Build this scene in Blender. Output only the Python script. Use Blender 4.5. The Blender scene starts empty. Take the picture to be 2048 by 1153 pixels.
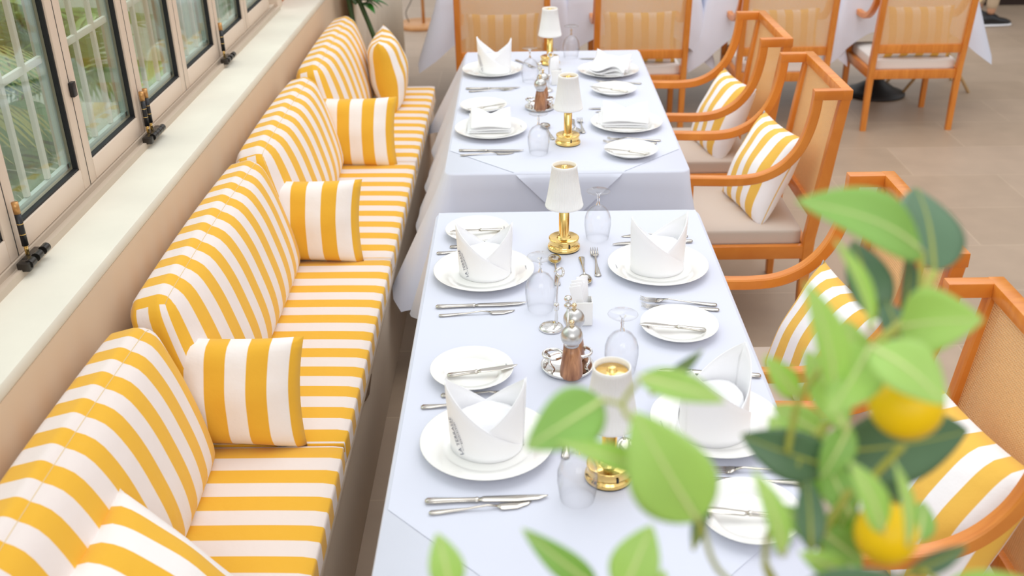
import bpy, bmesh, math, random
from mathutils import Vector, Matrix, Euler
random.seed(7)
S = bpy.context.scene
COL = S.collection
PI = math.pi
# ------------------------------------------------------------------ camera
cam_d = bpy.data.cameras.new('camera'); cam = bpy.data.objects.new('camera', cam_d); COL.objects.link(cam)
PITCH, YAW, ROLL = map(math.radians, (27.16305867, -0.69354567, -1.02670449))
fw = Vector((math.sin(YAW)*math.cos(PITCH), math.cos(YAW)*math.cos(PITCH), -math.sin(PITCH)))
rt = Vector((math.cos(YAW), -math.sin(YAW), 0)); up = rt.cross(fw)
r2 = rt*math.cos(ROLL)+up*math.sin(ROLL); u2 = -rt*math.sin(ROLL)+up*math.cos(ROLL)
M = Matrix((r2, u2, -fw)).transposed().to_4x4(); M.translation = Vector((0, 0, 2.02))
cam.matrix_world = M
cam_d.sensor_width = 36; cam_d.lens = 2046.68/2048*36
cam_d.clip_start = .05; cam_d.clip_end = 100
cam_d.dof.use_dof = True; cam_d.dof.focus_distance = 2.75; cam_d.dof.aperture_fstop = 3.2
S.camera = cam
# ------------------------------------------------------------------ light
S.view_settings.view_transform = 'Standard'; S.view_settings.look = 'None'
S.view_settings.gamma = 1; S.view_settings.use_curve_mapping = False; S.view_settings.exposure = 0.06
W = bpy.data.worlds.new('daylight'); S.world = W; W.use_nodes = True
bg = W.node_tree.nodes['Background']; bg.inputs[1].default_value = .92
_t = W.node_tree; _g = _t.nodes.new('ShaderNodeTexCoord'); _s = _t.nodes.new('ShaderNodeSeparateXYZ'); _t.links.new(_g.outputs['Generated'], _s.inputs[0])
_n = _t.nodes.new('ShaderNodeTexNoise'); _n.inputs['Scale'].default_value = 4.5; _n.inputs['Detail'].default_value = 4; _t.links.new(_g.outputs['Generated'], _n.inputs['Vector'])
_a = _t.nodes.new('ShaderNodeMath'); _a.operation = 'MULTIPLY_ADD'; _a.inputs[1].default_value = .55; _t.links.new(_n.outputs[0], _a.inputs[0]); _t.links.new(_s.outputs[2], _a.inputs[2])
_r = _t.nodes.new('ShaderNodeValToRGB'); _e = _r.color_ramp.elements; _e[0].position = .30; _e[0].color = (.26, .19, .13, 1); _e[1].position = .62; _e[1].color = (.95, .965, 1, 1)  # brown noise patches low in the sky, added for contrast in metal reflections
_m = _e.new(.47); _m.color = (.66, .62, .55, 1)
_t.links.new(_a.outputs[0], _r.inputs[0]); _t.links.new(_r.outputs[0], bg.inputs[0])
def area(name, loc, target, sx, sy, power, col):
    d = bpy.data.lights.new(name, 'AREA'); d.shape = 'RECTANGLE'; d.size = sx; d.size_y = sy; d.energy = power; d.color = col
    o = bpy.data.objects.new(name, d); COL.objects.link(o); o.location = loc
    o.rotation_euler = (Vector(target)-Vector(loc)).to_track_quat('-Z', 'Y').to_euler(); return o
area('skylight', (1.0, 4.2, 4.6), (.6, 3.6, .5), 3.0, 5.0, 85, (1, .995, .985))
area('garden_daylight', (-4.5, 4.5, 4.2), (-.3, 3.2, .8), 4.0, 5.0, 128, (1, .995, .985))
area('camera_side_fill', (.4, -2.2, 3.4), (.5, 1.6, 1.0), 3.0, 2.0, 42, (1, 1, 1))  # soft fill added behind the camera to brighten lemons and chair backs
# ------------------------------------------------------------------ materials
def newmat(name):
    m = bpy.data.materials.new(name); m.use_nodes = True
    return m, m.node_tree, m.node_tree.nodes['Principled BSDF']
def srgb(r, g, b):
    f = lambda c: (c/255/12.92) if c/255 <= .04045 else ((c/255+.055)/1.055)**2.4
    return (f(r), f(g), f(b), 1)
def plain(name, col, rough=.5, metal=0, spec=.5, bump=0, bscale=200, var=0, vscale=8, coat=0, sss=0, trans=0):
    m, t, p = newmat(name)
    p.inputs['Base Color'].default_value = col; p.inputs['Roughness'].default_value = rough
    p.inputs['Metallic'].default_value = metal; p.inputs['Specular IOR Level'].default_value = spec
    if coat: p.inputs['Coat Weight'].default_value = coat; p.inputs['Coat Roughness'].default_value = .08
    if trans: p.inputs['Transmission Weight'].default_value = trans
    if sss:
        p.inputs['Subsurface Weight'].default_value = sss; p.inputs['Subsurface Radius'].default_value = (.02, .02, .02)
    tc = t.nodes.new('ShaderNodeTexCoord')
    if var:
        n = t.nodes.new('ShaderNodeTexNoise'); n.inputs['Scale'].default_value = vscale; n.inputs['Detail'].default_value = 5
        t.links.new(tc.outputs['Object'], n.inputs['Vector'])
        mx = t.nodes.new('ShaderNodeMix'); mx.data_type = 'RGBA'
        mx.inputs[6].default_value = tuple(c*(1-var) for c in col[:3])+(1,); mx.inputs[7].default_value = tuple(min(1, c*(1+var)) for c in col[:3])+(1,)
        t.links.new(n.outputs[0], mx.inputs[0]); t.links.new(mx.outputs[2], p.inputs['Base Color'])
    if bump:
        n = t.nodes.new('ShaderNodeTexNoise'); n.inputs['Scale'].default_value = bscale; n.inputs['Detail'].default_value = 3
        t.links.new(tc.outputs['Object'], n.inputs['Vector'])
        b = t.nodes.new('ShaderNodeBump'); b.inputs['Strength'].default_value = bump; b.inputs['Distance'].default_value = .002
        t.links.new(n.outputs[0], b.inputs['Height']); t.links.new(b.outputs[0], p.inputs['Normal'])
    return m
def math_node(t, op, a, b=None):
    n = t.nodes.new('ShaderNodeMath'); n.operation = op
    for i, v in enumerate((a, b)):
        if v is None: continue
        if isinstance(v, (int, float)): n.inputs[i].default_value = v
        else: t.links.new(v, n.inputs[i])
    return n.outputs[0]
YEL = srgb(238, 182, 58); CREAM = srgb(238, 226, 220)
def stripes(name, period, phase=0, yel=YEL, white=CREAM):
    m, t, p = newmat(name)
    uv = t.nodes.new('ShaderNodeUVMap'); sx = t.nodes.new('ShaderNodeSeparateXYZ'); t.links.new(uv.outputs[0], sx.inputs[0])
    f = math_node(t, 'FRACT', math_node(t, 'ADD', math_node(t, 'DIVIDE', sx.outputs[0], period), phase+50.0))
    d = math_node(t, 'ABSOLUTE', math_node(t, 'SUBTRACT', f, .5))
    k = t.nodes.new('ShaderNodeMapRange'); k.inputs[1].default_value = .24; k.inputs[2].default_value = .26
    t.links.new(d, k.inputs[0])
    mx = t.nodes.new('ShaderNodeMix'); mx.data_type = 'RGBA'; mx.inputs[6].default_value = yel; mx.inputs[7].default_value = white
    t.links.new(k.outputs[0], mx.inputs[0]); t.links.new(mx.outputs[2], p.inputs['Base Color'])
    p.inputs['Roughness'].default_value = .85; p.inputs['Specular IOR Level'].default_value = .2
    p.inputs['Sheen Weight'].default_value = .15
    tc = t.nodes.new('ShaderNodeTexCoord')
    n = t.nodes.new('ShaderNodeTexNoise'); n.inputs['Scale'].default_value = 14; n.inputs['Detail'].default_value = 4
    t.links.new(tc.outputs['Object'], n.inputs['Vector'])
    b = t.nodes.new('ShaderNodeBump'); b.inputs['Strength'].default_value = .35; b.inputs['Distance'].default_value = .012
    t.links.new(n.outputs[0], b.inputs['Height']); t.links.new(b.outputs[0], p.inputs['Normal'])
    return m
def wood(name, c1, c2, rough=.35, scale=2, stretch=(2.5, 16, 2.0), coat=.25):
    m, t, p = newmat(name)
    tc = t.nodes.new('ShaderNodeTexCoord'); mp = t.nodes.new('ShaderNodeMapping'); mp.inputs['Scale'].default_value = stretch
    t.links.new(tc.outputs['Object'], mp.inputs[0])
    n = t.nodes.new('ShaderNodeTexNoise'); n.inputs['Scale'].default_value = scale; n.inputs['Detail'].default_value = 8; n.inputs['Distortion'].default_value = 1.2
    t.links.new(mp.outputs[0], n.inputs['Vector'])
    r = t.nodes.new('ShaderNodeValToRGB'); r.color_ramp.elements[0].position = .3; r.color_ramp.elements[0].color = c1
    r.color_ramp.elements[1].position = .7; r.color_ramp.elements[1].color = c2
    t.links.new(n.outputs[0], r.inputs[0]); t.links.new(r.outputs[0], p.inputs['Base Color'])
    p.inputs['Roughness'].default_value = rough; p.inputs['Coat Weight'].default_value = coat; p.inputs['Coat Roughness'].default_value = .15
    return m
def thin_glass(name, edge=.7, refl=1.0, tint=(1, 1, 1), blend=.35):
    m = bpy.data.materials.new(name); m.use_nodes = True; t = m.node_tree; t.nodes.clear()
    out = t.nodes.new('ShaderNodeOutputMaterial'); mix = t.nodes.new('ShaderNodeMixShader')
    tr = t.nodes.new('ShaderNodeBsdfTransparent'); gl = t.nodes.new('ShaderNodeBsdfGlossy'); gl.inputs['Roughness'].default_value = .02
    lw = t.nodes.new('ShaderNodeLayerWeight'); lw.inputs['Blend'].default_value = blend
    cr = t.nodes.new('ShaderNodeMix'); cr.data_type = 'RGBA'; cr.inputs[6].default_value = tuple(tint)+(1,)
    cr.inputs[7].default_value = (tint[0]*edge, tint[1]*edge, tint[2]*edge, 1)
    t.links.new(math_node(t, 'POWER', lw.outputs['Facing'], 2.5), cr.inputs[0]); t.links.new(cr.outputs[2], tr.inputs[0])
    fm = math_node(t, 'MULTIPLY', math_node(t, 'ADD', math_node(t, 'MULTIPLY', math_node(t, 'POWER', lw.outputs['Facing'], 3.0), .8), .045), refl)
    t.links.new(fm, mix.inputs[0]); t.links.new(tr.outputs[0], mix.inputs[1]); t.links.new(gl.outputs[0], mix.inputs[2])
    t.links.new(mix.outputs[0], out.inputs[0]); return m
def cane_mat(name, col, pitch=.0052, hole=.30):
    m, t, p = newmat(name)
    uv = t.nodes.new('ShaderNodeUVMap'); sx = t.nodes.new('ShaderNodeSeparateXYZ'); t.links.new(uv.outputs[0], sx.inputs[0])
    def tri(o):
        f = math_node(t, 'FRACT', math_node(t, 'DIVIDE', o, pitch)); return math_node(t, 'ABSOLUTE', math_node(t, 'SUBTRACT', f, .5))
    a = math_node(t, 'LESS_THAN', tri(sx.outputs[0]), hole); b = math_node(t, 'LESS_THAN', tri(sx.outputs[1]), hole)
    h = math_node(t, 'MULTIPLY', a, b)
    n = t.nodes.new('ShaderNodeTexNoise'); n.inputs['Scale'].default_value = 90; t.links.new(uv.outputs[0], n.inputs['Vector'])
    mx = t.nodes.new('ShaderNodeMix'); mx.data_type = 'RGBA'; mx.inputs[6].default_value = tuple(c*.85 for c in col[:3])+(1,); mx.inputs[7].default_value = col
    t.links.new(n.outputs[0], mx.inputs[0]); t.links.new(mx.outputs[2], p.inputs['Base Color'])
    p.inputs['Roughness'].default_value = .6
    al = math_node(t, 'SUBTRACT', 1.0, h); t.links.new(al, p.inputs['Alpha'])
    return m
def floor_mat():
    m, t, p = newmat('stone_floor_tiles')
    tc = t.nodes.new('ShaderNodeTexCoord'); mp = t.nodes.new('ShaderNodeMapping'); mp.inputs['Location'].default_value = (.13, .19, 0)
    t.links.new(tc.outputs['Object'], mp.inputs[0])
    br = t.nodes.new('ShaderNodeTexBrick'); br.inputs['Scale'].default_value = 1; br.inputs['Brick Width'].default_value = .9; br.inputs['Row Height'].default_value = .45
    br.inputs['Mortar Size'].default_value = .0035; br.inputs['Mortar Smooth'].default_value = .2
    br.inputs['Color1'].default_value = srgb(184, 161, 137); br.inputs['Color2'].default_value = srgb(195, 172, 149); br.inputs['Mortar'].default_value = srgb(204, 182, 156)
    t.links.new(mp.outputs[0], br.inputs['Vector'])
    n = t.nodes.new('ShaderNodeTexNoise'); n.inputs['Scale'].default_value = 6; n.inputs['Detail'].default_value = 8; t.links.new(tc.outputs['Object'], n.inputs['Vector'])
    mx = t.nodes.new('ShaderNodeMix'); mx.data_type = 'RGBA'; mx.blend_type = 'MULTIPLY'; mx.inputs[0].default_value = .25
    t.links.new(br.outputs[0], mx.inputs[6]); t.links.new(n.outputs[0], mx.inputs[7]); t.links.new(mx.outputs[2], p.inputs['Base Color'])
    p.inputs['Roughness'].default_value = .45
    return m
CLOTH = plain('white_table_linen', srgb(217, 220, 233), .8, spec=.2, bump=.25, bscale=9)
NAPK = plain('white_napkin_linen', srgb(252, 252, 254), .85, spec=.2, bump=.2, bscale=60)
CHINA = plain('white_glazed_china', srgb(248, 247, 243), .12, spec=.6, coat=.4)
GOLD = plain('polished_brass', (1.0, .70, .25, 1), .09, 1)
CHROME = plain('polished_steel', (.80, .78, .75, 1), .08, 1)
STEEL = plain('cutlery_steel', (.58, .545, .49, 1), .12, 1)
BRUSHED = plain('brushed_steel', (.62, .61, .59, 1), .32, 1)
BLACK = plain('black_plastic', (.012, .012, .014, 1), .35)
GASKET = plain('black_rubber_seal', (.01, .01, .012, 1), .6)
FRAME = plain('beige_painted_aluminium', srgb(226, 206, 186), .45)
WALLM = plain('beige_plaster', srgb(222, 198, 170), .85, bump=.2, bscale=25, var=.04, vscale=3)
BASEM = plain('light_taupe_plaster', srgb(205, 190, 172), .8, bump=.2, bscale=25, var=.04)
SILLM = plain('cream_stone_sill', srgb(231, 226, 210), .6, bump=.15, bscale=12, var=.12, vscale=4)
TRACKM = plain('beige_window_track', srgb(200, 184, 165), .5)
CHAIRW = wood('orange_brown_teak', srgb(212, 122, 38), srgb(232, 148, 60))
CANE = cane_mat('woven_cane', srgb(255, 210, 150), pitch=.0066, hole=.285)
CANE_FAR = CANE
SEATF = plain('beige_seat_fabric', srgb(212, 198, 184), .85, spec=.2, bump=.2, bscale=300)
SEATW = plain('off_white_seat_fabric', srgb(248, 246, 242), .85, spec=.2, bump=.2, bscale=300)
MILLW = wood('walnut_mill_wood', srgb(122, 72, 44), srgb(204, 146, 102), .35, 9, (6, 6, .8))
ST_SEAT = stripes('yellow_white_bench_stripe', .104, .5)
ST_BACK = stripes('yellow_white_back_cushion_stripe', .106, .3)
ST_PIL = stripes('yellow_white_pillow_stripe', .108, .45, white=srgb(247, 240, 236))
ST_CH = stripes('yellow_white_chair_pillow_stripe', .092, .2, srgb(244, 196, 88), srgb(252, 251, 252))
def leafy(name, col, tr=.45):
    m = plain(name, col, .4, spec=.45, var=.2 if 'leaf' in name else .02, vscale=14); t = m.node_tree; p = t.nodes['Principled BSDF']; out = [n for n in t.nodes if n.type == 'OUTPUT_MATERIAL'][0]
    tl = t.nodes.new('ShaderNodeBsdfTranslucent'); tl.inputs[0].default_value = (min(1, col[0]*1.25), min(1, col[1]*1.15), col[2]*(.7 if 'leaf' in name else 1), 1); mx = t.nodes.new('ShaderNodeMixShader'); mx.inputs[0].default_value = tr
    t.links.new(p.outputs[0], mx.inputs[1]); t.links.new(tl.outputs[0], mx.inputs[2]); t.links.new(mx.outputs[0], out.inputs[0]); return m
LEAF = leafy('light_green_leaf', srgb(196, 230, 140)); LEAFD = leafy('dark_green_leaf', srgb(104, 138, 104), .2); LEAFM = leafy('mid_green_leaf', srgb(168, 212, 118), .4)
SHADE = leafy('ivory_pleated_shade', srgb(255, 255, 253), .12); SHADE.node_tree.nodes['Principled BSDF'].inputs['Roughness'].default_value = .85
SOLIDG = newmat('solid_clear_glass'); _p = SOLIDG[2]; _p.inputs['Transmission Weight'].default_value = 1; _p.inputs['Roughness'].default_value = .0; _p.inputs['IOR'].default_value = 1.47; SOLIDG = SOLIDG[0]
STEMM = plain('yellow_green_stem', srgb(176, 180, 84), .6)
LEMON = plain('waxy_yellow_lemon', srgb(255, 208, 18), .42, spec=.35, sss=.3, bump=.3, bscale=240)
WGLASS = thin_glass('clear_wine_glass', .90, .55, blend=.5)
PANE = thin_glass('window_glass', .92, .62, (.94, .985, .965), blend=.5)
INK = plain('navy_ink', srgb(40, 48, 90), .6)
DARKW = plain('dark_metal', (.02, .018, .017, 1), .5)
# ------------------------------------------------------------------ builders
def tag(o, label=None, cat=None, group=None, kind=None):
    if label: o['label'] = label
    if cat: o['category'] = cat
    if group: o['group'] = group
    if kind: o['kind'] = kind
    return o
def empty(name, loc=(0, 0, 0), rz=0):
    o = bpy.data.objects.new(name, None); o.empty_display_size = .05; COL.objects.link(o)
    o.location = loc; o.rotation_euler = (0, 0, rz); return o
def link(name, bm, mat, parent=None, smooth=True, loc=None):
    bmesh.ops.recalc_face_normals(bm, faces=bm.faces)
    me = bpy.data.meshes.new(name); bm.to_mesh(me); bm.free()
    for f in me.polygons: f.use_smooth = smooth
    for m in (mat if isinstance(mat, (list, tuple)) else [mat]): me.materials.append(m)
    o = bpy.data.objects.new(name, me); COL.objects.link(o)
    if parent: o.parent = parent
    if loc: o.location = loc
    return o
def auto(o, ang=35):
    for f in o.data.polygons: f.use_smooth = True
    a = math.radians(ang); bm = bmesh.new(); bm.from_mesh(o.data)
    for e in bm.edges:
        if len(e.link_faces) == 2 and e.calc_face_angle(0) > a: e.smooth = False
    bm.to_mesh(o.data); bm.free(); return o
def dup(root):
    c = root.copy(); COL.objects.link(c)
    for ch in list(root.children):
        d = dup(ch); d.parent = c
    return c
def box(bm, x0, x1, y0, y1, z0, z1, bev=0):
    r = bmesh.ops.create_cube(bm, size=1)['verts']
    for v in r: v.co = Vector(((x0+x1)/2+v.co.x*(x1-x0), (y0+y1)/2+v.co.y*(y1-y0), (z0+z1)/2+v.co.z*(z1-z0)))
    if bev:
        es = {e for v in r for e in v.link_edges}
        bmesh.ops.bevel(bm, geom=list(es), offset=bev, segments=2, affect='EDGES', profile=.5)
def bxo(name, mat, parent, *a, **k):
    bm = bmesh.new(); box(bm, *a, **k); return auto(link(name, bm, mat, parent))
def lathe(bm, prof, n=40, c=(0, 0, 0), wob=None):
    rings = []
    for r, z in prof:
        if r < 1e-5: rings.append([bm.verts.new((c[0], c[1], c[2]+z))]); continue
        ring = []
        for i in range(n):
            a = 2*PI*i/n; rr = r*(wob(a, z) if wob else 1)
            ring.append(bm.verts.new((c[0]+rr*math.cos(a), c[1]+rr*math.sin(a), c[2]+z)))
        rings.append(ring)
    for A, B in zip(rings, rings[1:]):
        for i in range(n):
            j = (i+1) % n
            if len(A) == 1 and len(B) == 1: continue
            if len(A) == 1: bm.faces.new((A[0], B[i], B[j]))
            elif len(B) == 1: bm.faces.new((A[i], A[j], B[0]))
            else: bm.faces.new((A[i], A[j], B[j], B[i]))
def tube(bm, pts, rad, n=10, flat=1.0):
    pts = [Vector(p) for p in pts]; rings = []; prev = None
    for i, p in enumerate(pts):
        d = (pts[min(i+1, len(pts)-1)]-pts[max(i-1, 0)]).normalized()
        if prev is None:
            ref = Vector((0, 0, 1)) if abs(d.z) < .9 else Vector((1, 0, 0)); a = d.cross(ref).normalized()
        else: a = (prev-d*prev.dot(d)).normalized()
        prev = a; b = d.cross(a)
        r = rad[i] if isinstance(rad, (list, tuple)) else rad
        rings.append([bm.verts.new(p+a*math.cos(2*PI*k/n)*r+b*math.sin(2*PI*k/n)*r*flat) for k in range(n)])
    for A, B in zip(rings, rings[1:]):
        for k in range(n): bm.faces.new((A[k], A[(k+1) % n], B[(k+1) % n], B[k]))
    bm.faces.new(rings[0][::-1]); bm.faces.new(rings[-1])
def ribbon(bm, path, t, w, y, bev=.004):
    """rectangular bar of thickness t following (x,z) path, width w centred on y"""
    n = len(path); P = [Vector((p[0], 0, p[1])) for p in path]; rings = []
    for i in range(n):
        if 0 < i < n-1:
            d1 = (P[i]-P[i-1]).normalized(); d2 = (P[i+1]-P[i]).normalized(); d = (d1+d2).normalized(); k = 1/max(.5, d.dot(d1))
        else: d = (P[min(i+1, n-1)]-P[max(i-1, 0)]).normalized(); k = 1
        nn = Vector((-d.z, 0, d.x)); tt = (t[i] if isinstance(t, (list, tuple)) else t)/2
        h = w/2; b = bev
        ring = []
        for sx, sy in ((1, -h+b), (1, h-b), (1-b/tt, h), (-1+b/tt, h), (-1, h-b), (-1, -h+b), (-1+b/tt, -h), (1-b/tt, -h)):
            ring.append(bm.verts.new(P[i]+nn*tt*k*sx+Vector((0, y+sy, 0))))
        rings.append(ring)
    for A, B in zip(rings, rings[1:]):
        for k in range(8): bm.faces.new((A[k], A[(k+1) % 8], B[(k+1) % 8], B[k]))
    bm.faces.new(rings[0][::-1]); bm.faces.new(rings[-1])
def smoothpath(pts, n=6):
    P = [Vector(p) for p in pts]; out = []
    for i in range(len(P)-1):
        p0 = P[max(i-1, 0)]; p1 = P[i]; p2 = P[i+1]; p3 = P[min(i+2, len(P)-1)]
        for k in range(n):
            t = k/n; out.append(.5*((2*p1)+(-p0+p2)*t+(2*p0-5*p1+4*p2-p3)*t*t+(-p0+3*p1-3*p2+p3)*t**3))
    out.append(P[-1]); return out
def sgn_pow(v, k): return math.copysign(abs(v)**k, v)
def cushion(name, mat, parent, L, Wd, T, puff=.35, rnd=.12, along='x', n=14, pinch=0, seam=False):
    """boxed cushion L(x) x Wd(y) x T(z) centred; stripes run as bands along 'along' axis"""
    bm = bmesh.new(); bmesh.ops.create_cube(bm, size=2)
    bmesh.ops.subdivide_edges(bm, edges=bm.edges[:], cuts=n, use_grid_fill=True)
    uvl = bm.loops.layers.uv.new('UVMap'); raw = {v: v.co.copy() for v in bm.verts}
    for f in bm.faces:
        c = sum((raw[v] for v in f.verts), Vector())/len(f.verts); ax = max(range(3), key=lambda i: abs(c[i]))
        for l in f.loops:
            p = raw[l.vert]
            if along == 'x': u, v = (p.x*L/2, p.y*Wd/2) if ax != 0 else (L/2+ (p.z+1)*T/2, p.y*Wd/2)
            else: u, v = (p.y*Wd/2, p.x*L/2) if ax != 1 else (Wd/2+(p.z+1)*T/2, p.x*L/2)
            l[uvl].uv = (u, v)
    for v, p in raw.items():
        q = p.copy()
        # round the box
        s = Vector((max(abs(q.x)-(1-rnd*2*T/L), 0)*L/2, max(abs(q.y)-(1-rnd*2*T/Wd), 0)*Wd/2, max(abs(q.z)-(1-rnd*2), 0)*T/2))
        r = rnd*T
        x, y, z = q.x*L/2, q.y*Wd/2, q.z*T/2
        if s.length > r and s.length > 1e-6:
            k = r/s.length
            x -= math.copysign(s.x*(1-k), x); y -= math.copysign(s.y*(1-k), y); z -= math.copysign(s.z*(1-k), z)
        bul = (1-abs(p.x)**3)*(1-abs(p.y)**3)
        z *= (1-puff)+puff*bul*1.0+puff*.15
        if pinch: x *= 1-pinch*(1-p.y**2)*abs(p.x); y *= 1-pinch*(1-p.x**2)*abs(p.y)
        v.co = (x, y, z)
    ln = sorted([(p.x, v.co.copy()) for v, p in raw.items() if abs(p.y-1) < 1e-4 and abs(p.z-1) < 1e-4], key=lambda a: a[0]) if seam else None
    o = link(name, bm, mat, parent)
    if ln:
        b2 = bmesh.new(); tube(b2, [q for _, q in ln], .0009, 6); link('seam', b2, plain('seam_thread', srgb(226, 200, 150), .9), o)
    return o
def pillow(name, mat, parent, L, Wd, T, along='x', n=20, pull=.07):
    bm = bmesh.new(); uvl = bm.loops.layers.uv.new('UVMap'); G = {}
    for s in (1, -1):
        for i in range(n+1):
            for j in range(n+1):
                edge = i in (0, n) or j in (0, n)
                if s == -1 and edge: G[s, i, j] = G[1, i, j]; continue
                a = -1+2*i/n; b = -1+2*j/n
                x = a*L/2*(1-pull*(1-b*b)*abs(a)); y = b*Wd/2*(1-pull*(1-a*a)*abs(b))
                h = T/2*(max(0, (1-abs(a)**2.6)*(1-abs(b)**2.6)))**.55
                h *= 1+.05*math.sin(5*a+2*b)+.04*math.cos(7*b-a)
                G[s, i, j] = bm.verts.new((x, y, s*h+ .0005*s))
    for s in (1, -1):
        for i in range(n):
            for j in range(n):
                q = [(i, j), (i+1, j), (i+1, j+1), (i, j+1)]
                if s < 0: q.reverse()
                f = bm.faces.new([G[s, a, b] for a, b in q])
                for l, (a, b) in zip(f.loops, q):
                    u, v = (-L/2+L*a/n, -Wd/2+Wd*b/n)
                    l[uvl].uv = (u, v) if along == 'x' else (v, u)
    return link(name, bm, mat, parent)
def place(o, loc, rot): o.location = loc; o.rotation_euler = Euler([math.radians(a) for a in rot], 'XYZ'); return o
def struct(o): o['kind'] = 'structure'; return o
# ================================================================== setting
XW = -1.03; ZS = .95; XF = -1.215            # wall face, sill height, face of the window frames
bm = bmesh.new(); box(bm, -1.36, 6.5, .2, 12.0, -.06, 0); struct(link('floor', bm, floor_mat(), smooth=False))
bm = bmesh.new(); box(bm, -1.36, XW, .2, 7.6, 0, .915); struct(link('wall_left', bm, WALLM, smooth=False))
bm = bmesh.new(); box(bm, -1.36, XW+.002, .2, 7.6, .915, ZS, .008); struct(auto(link('trim_1', bm, SILLM)))
bm = bmesh.new(); box(bm, XF-.085, XF+.03, .2, 5.14, ZS, ZS+.012); box(bm, XF-.085, XF+.004, .2, 5.14, ZS+.012, ZS+.028); box(bm, XF+.02, XF+.03, .2, 5.14, ZS+.012, ZS+.02)
struct(auto(link('trim_2', bm, TRACKM)))
bm = bmesh.new(); box(bm, -1.36, XF+.02, 5.14, 5.24, ZS, 2.7, .004); struct(auto(link('trim_3', bm, FRAME)))
bm = bmesh.new(); box(bm, -1.36, XF+.0, 5.24, 6.9, ZS, 2.7); struct(link('trim_4', bm, plain('terracotta_pier', srgb(178, 110, 66), .7), smooth=False))
bm = bmesh.new(); box(bm, 3.9, 6.5, 9.42, 9.6, 0, 2.6); struct(link('wall_back', bm, plain('dark_brown_panelling', srgb(44, 26, 20), .6), smooth=False))
bm = bmesh.new(); box(bm, -12, -1.36, -2, 16, -.4, -.3); struct(link('ground', bm, plain('pale_gravel', srgb(206, 208, 184), .9, var=.2), smooth=False))
# curtain beyond the bench
bm = bmesh.new(); N = 120; rows = []
for k in range(N+1):
    x = -.955+.115*k/N+.012*math.sin(k*.45)+.003*math.sin(k*.93); y = 5.98+1.42*k/N
    rows.append([bm.verts.new((x, y+dy, z)) for z in (.01, .9, 1.8, 2.7) for dy in (0,)])
for A, B in zip(rows, rows[1:]):
    for k in range(3): bm.faces.new((A[k], B[k], B[k+1], A[k+1]))
o = link('curtain', bm, plain('beige_curtain', srgb(246, 234, 214), .9, spec=.1)); sm = o.modifiers.new('thick', 'SOLIDIFY'); sm.thickness = .004
tag(o, 'long beige pleated curtain hanging behind the far end of the bench', 'curtain')
# ---- folding windows
P0 = .35; PW = .47; HT = 1.72; ZB = ZS+.03
wl = 0
for i in range(10):
    y0 = P0+i*PW; y1 = y0+PW; wn = empty(f'window_{i+1}', (XF-.03, (y0+y1)/2, ZB)); struct(wn)
    g = .002; s = .042; a, b = -PW/2+g, PW/2-g
    bm = bmesh.new()
    box(bm, -.03, .03, a, a+s, 0, HT, .003); box(bm, -.03, .03, b-s, b, 0, HT, .003)
    box(bm, -.03, .03, a+s, b-s, 0, .06, .003); box(bm, -.03, .03, a+s, b-s, HT-.06, HT, .003)
    auto(link('window_frame', bm, FRAME, wn))
    bm = bmesh.new(); e = .006; t0, t1 = .010, .024
    box(bm, t0, t1, a+s, a+s+e, .06, HT-.06); box(bm, t0, t1, b-s-e, b-s, .06, HT-.06)
    box(bm, t0, t1, a+s, b-s, .06, .06+e); box(bm, t0, t1, a+s, b-s, HT-.06-e, HT-.06)
    box(bm, -.012, .0285, b-.0005, b+2*g+.0005, 0, HT)
    link('rubber_gasket', bm, GASKET, wn, smooth=False)
    bm = bmesh.new(); box(bm, .008, .012, a+s+.004, b-s-.004, .064, HT-.064); link('glass_pane', bm, PANE, wn, smooth=False)
    bm = bmesh.new(); box(bm, -.016, -.012, a+s+.004, b-s-.004, .064, HT-.064); link('glass_pane', bm, PANE, wn, smooth=False)
    bm = bmesh.new(); e2 = .014
    for yy in (a+s+.010, b-s-.010-e2): box(bm, -.010, .004, yy, yy+e2, .07, HT-.07)
    box(bm, -.010, .004, a+s, b-s, .070, .070+e2)
    link('glazing_spacer', bm, plain('pale_grey_spacer', srgb(196, 206, 200), .4, .3), wn, smooth=False)
    bm = bmesh.new(); w_ = (b-a-2*s)
    for q in (1/3, 2/3): yy = a+s+w_*q; box(bm, -.011, .002, yy-.009, yy+.009, .085, HT-.07, .002)
    for zz in (.375, .80, 1.22): box(bm, -.0105, .0015, a+s+.02, b-s-.02, zz-.010, zz+.010, .002)
    auto(link('glazing_bar', bm, plain('white_glazing_bar', srgb(235, 228, 216), .5), wn))
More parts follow.
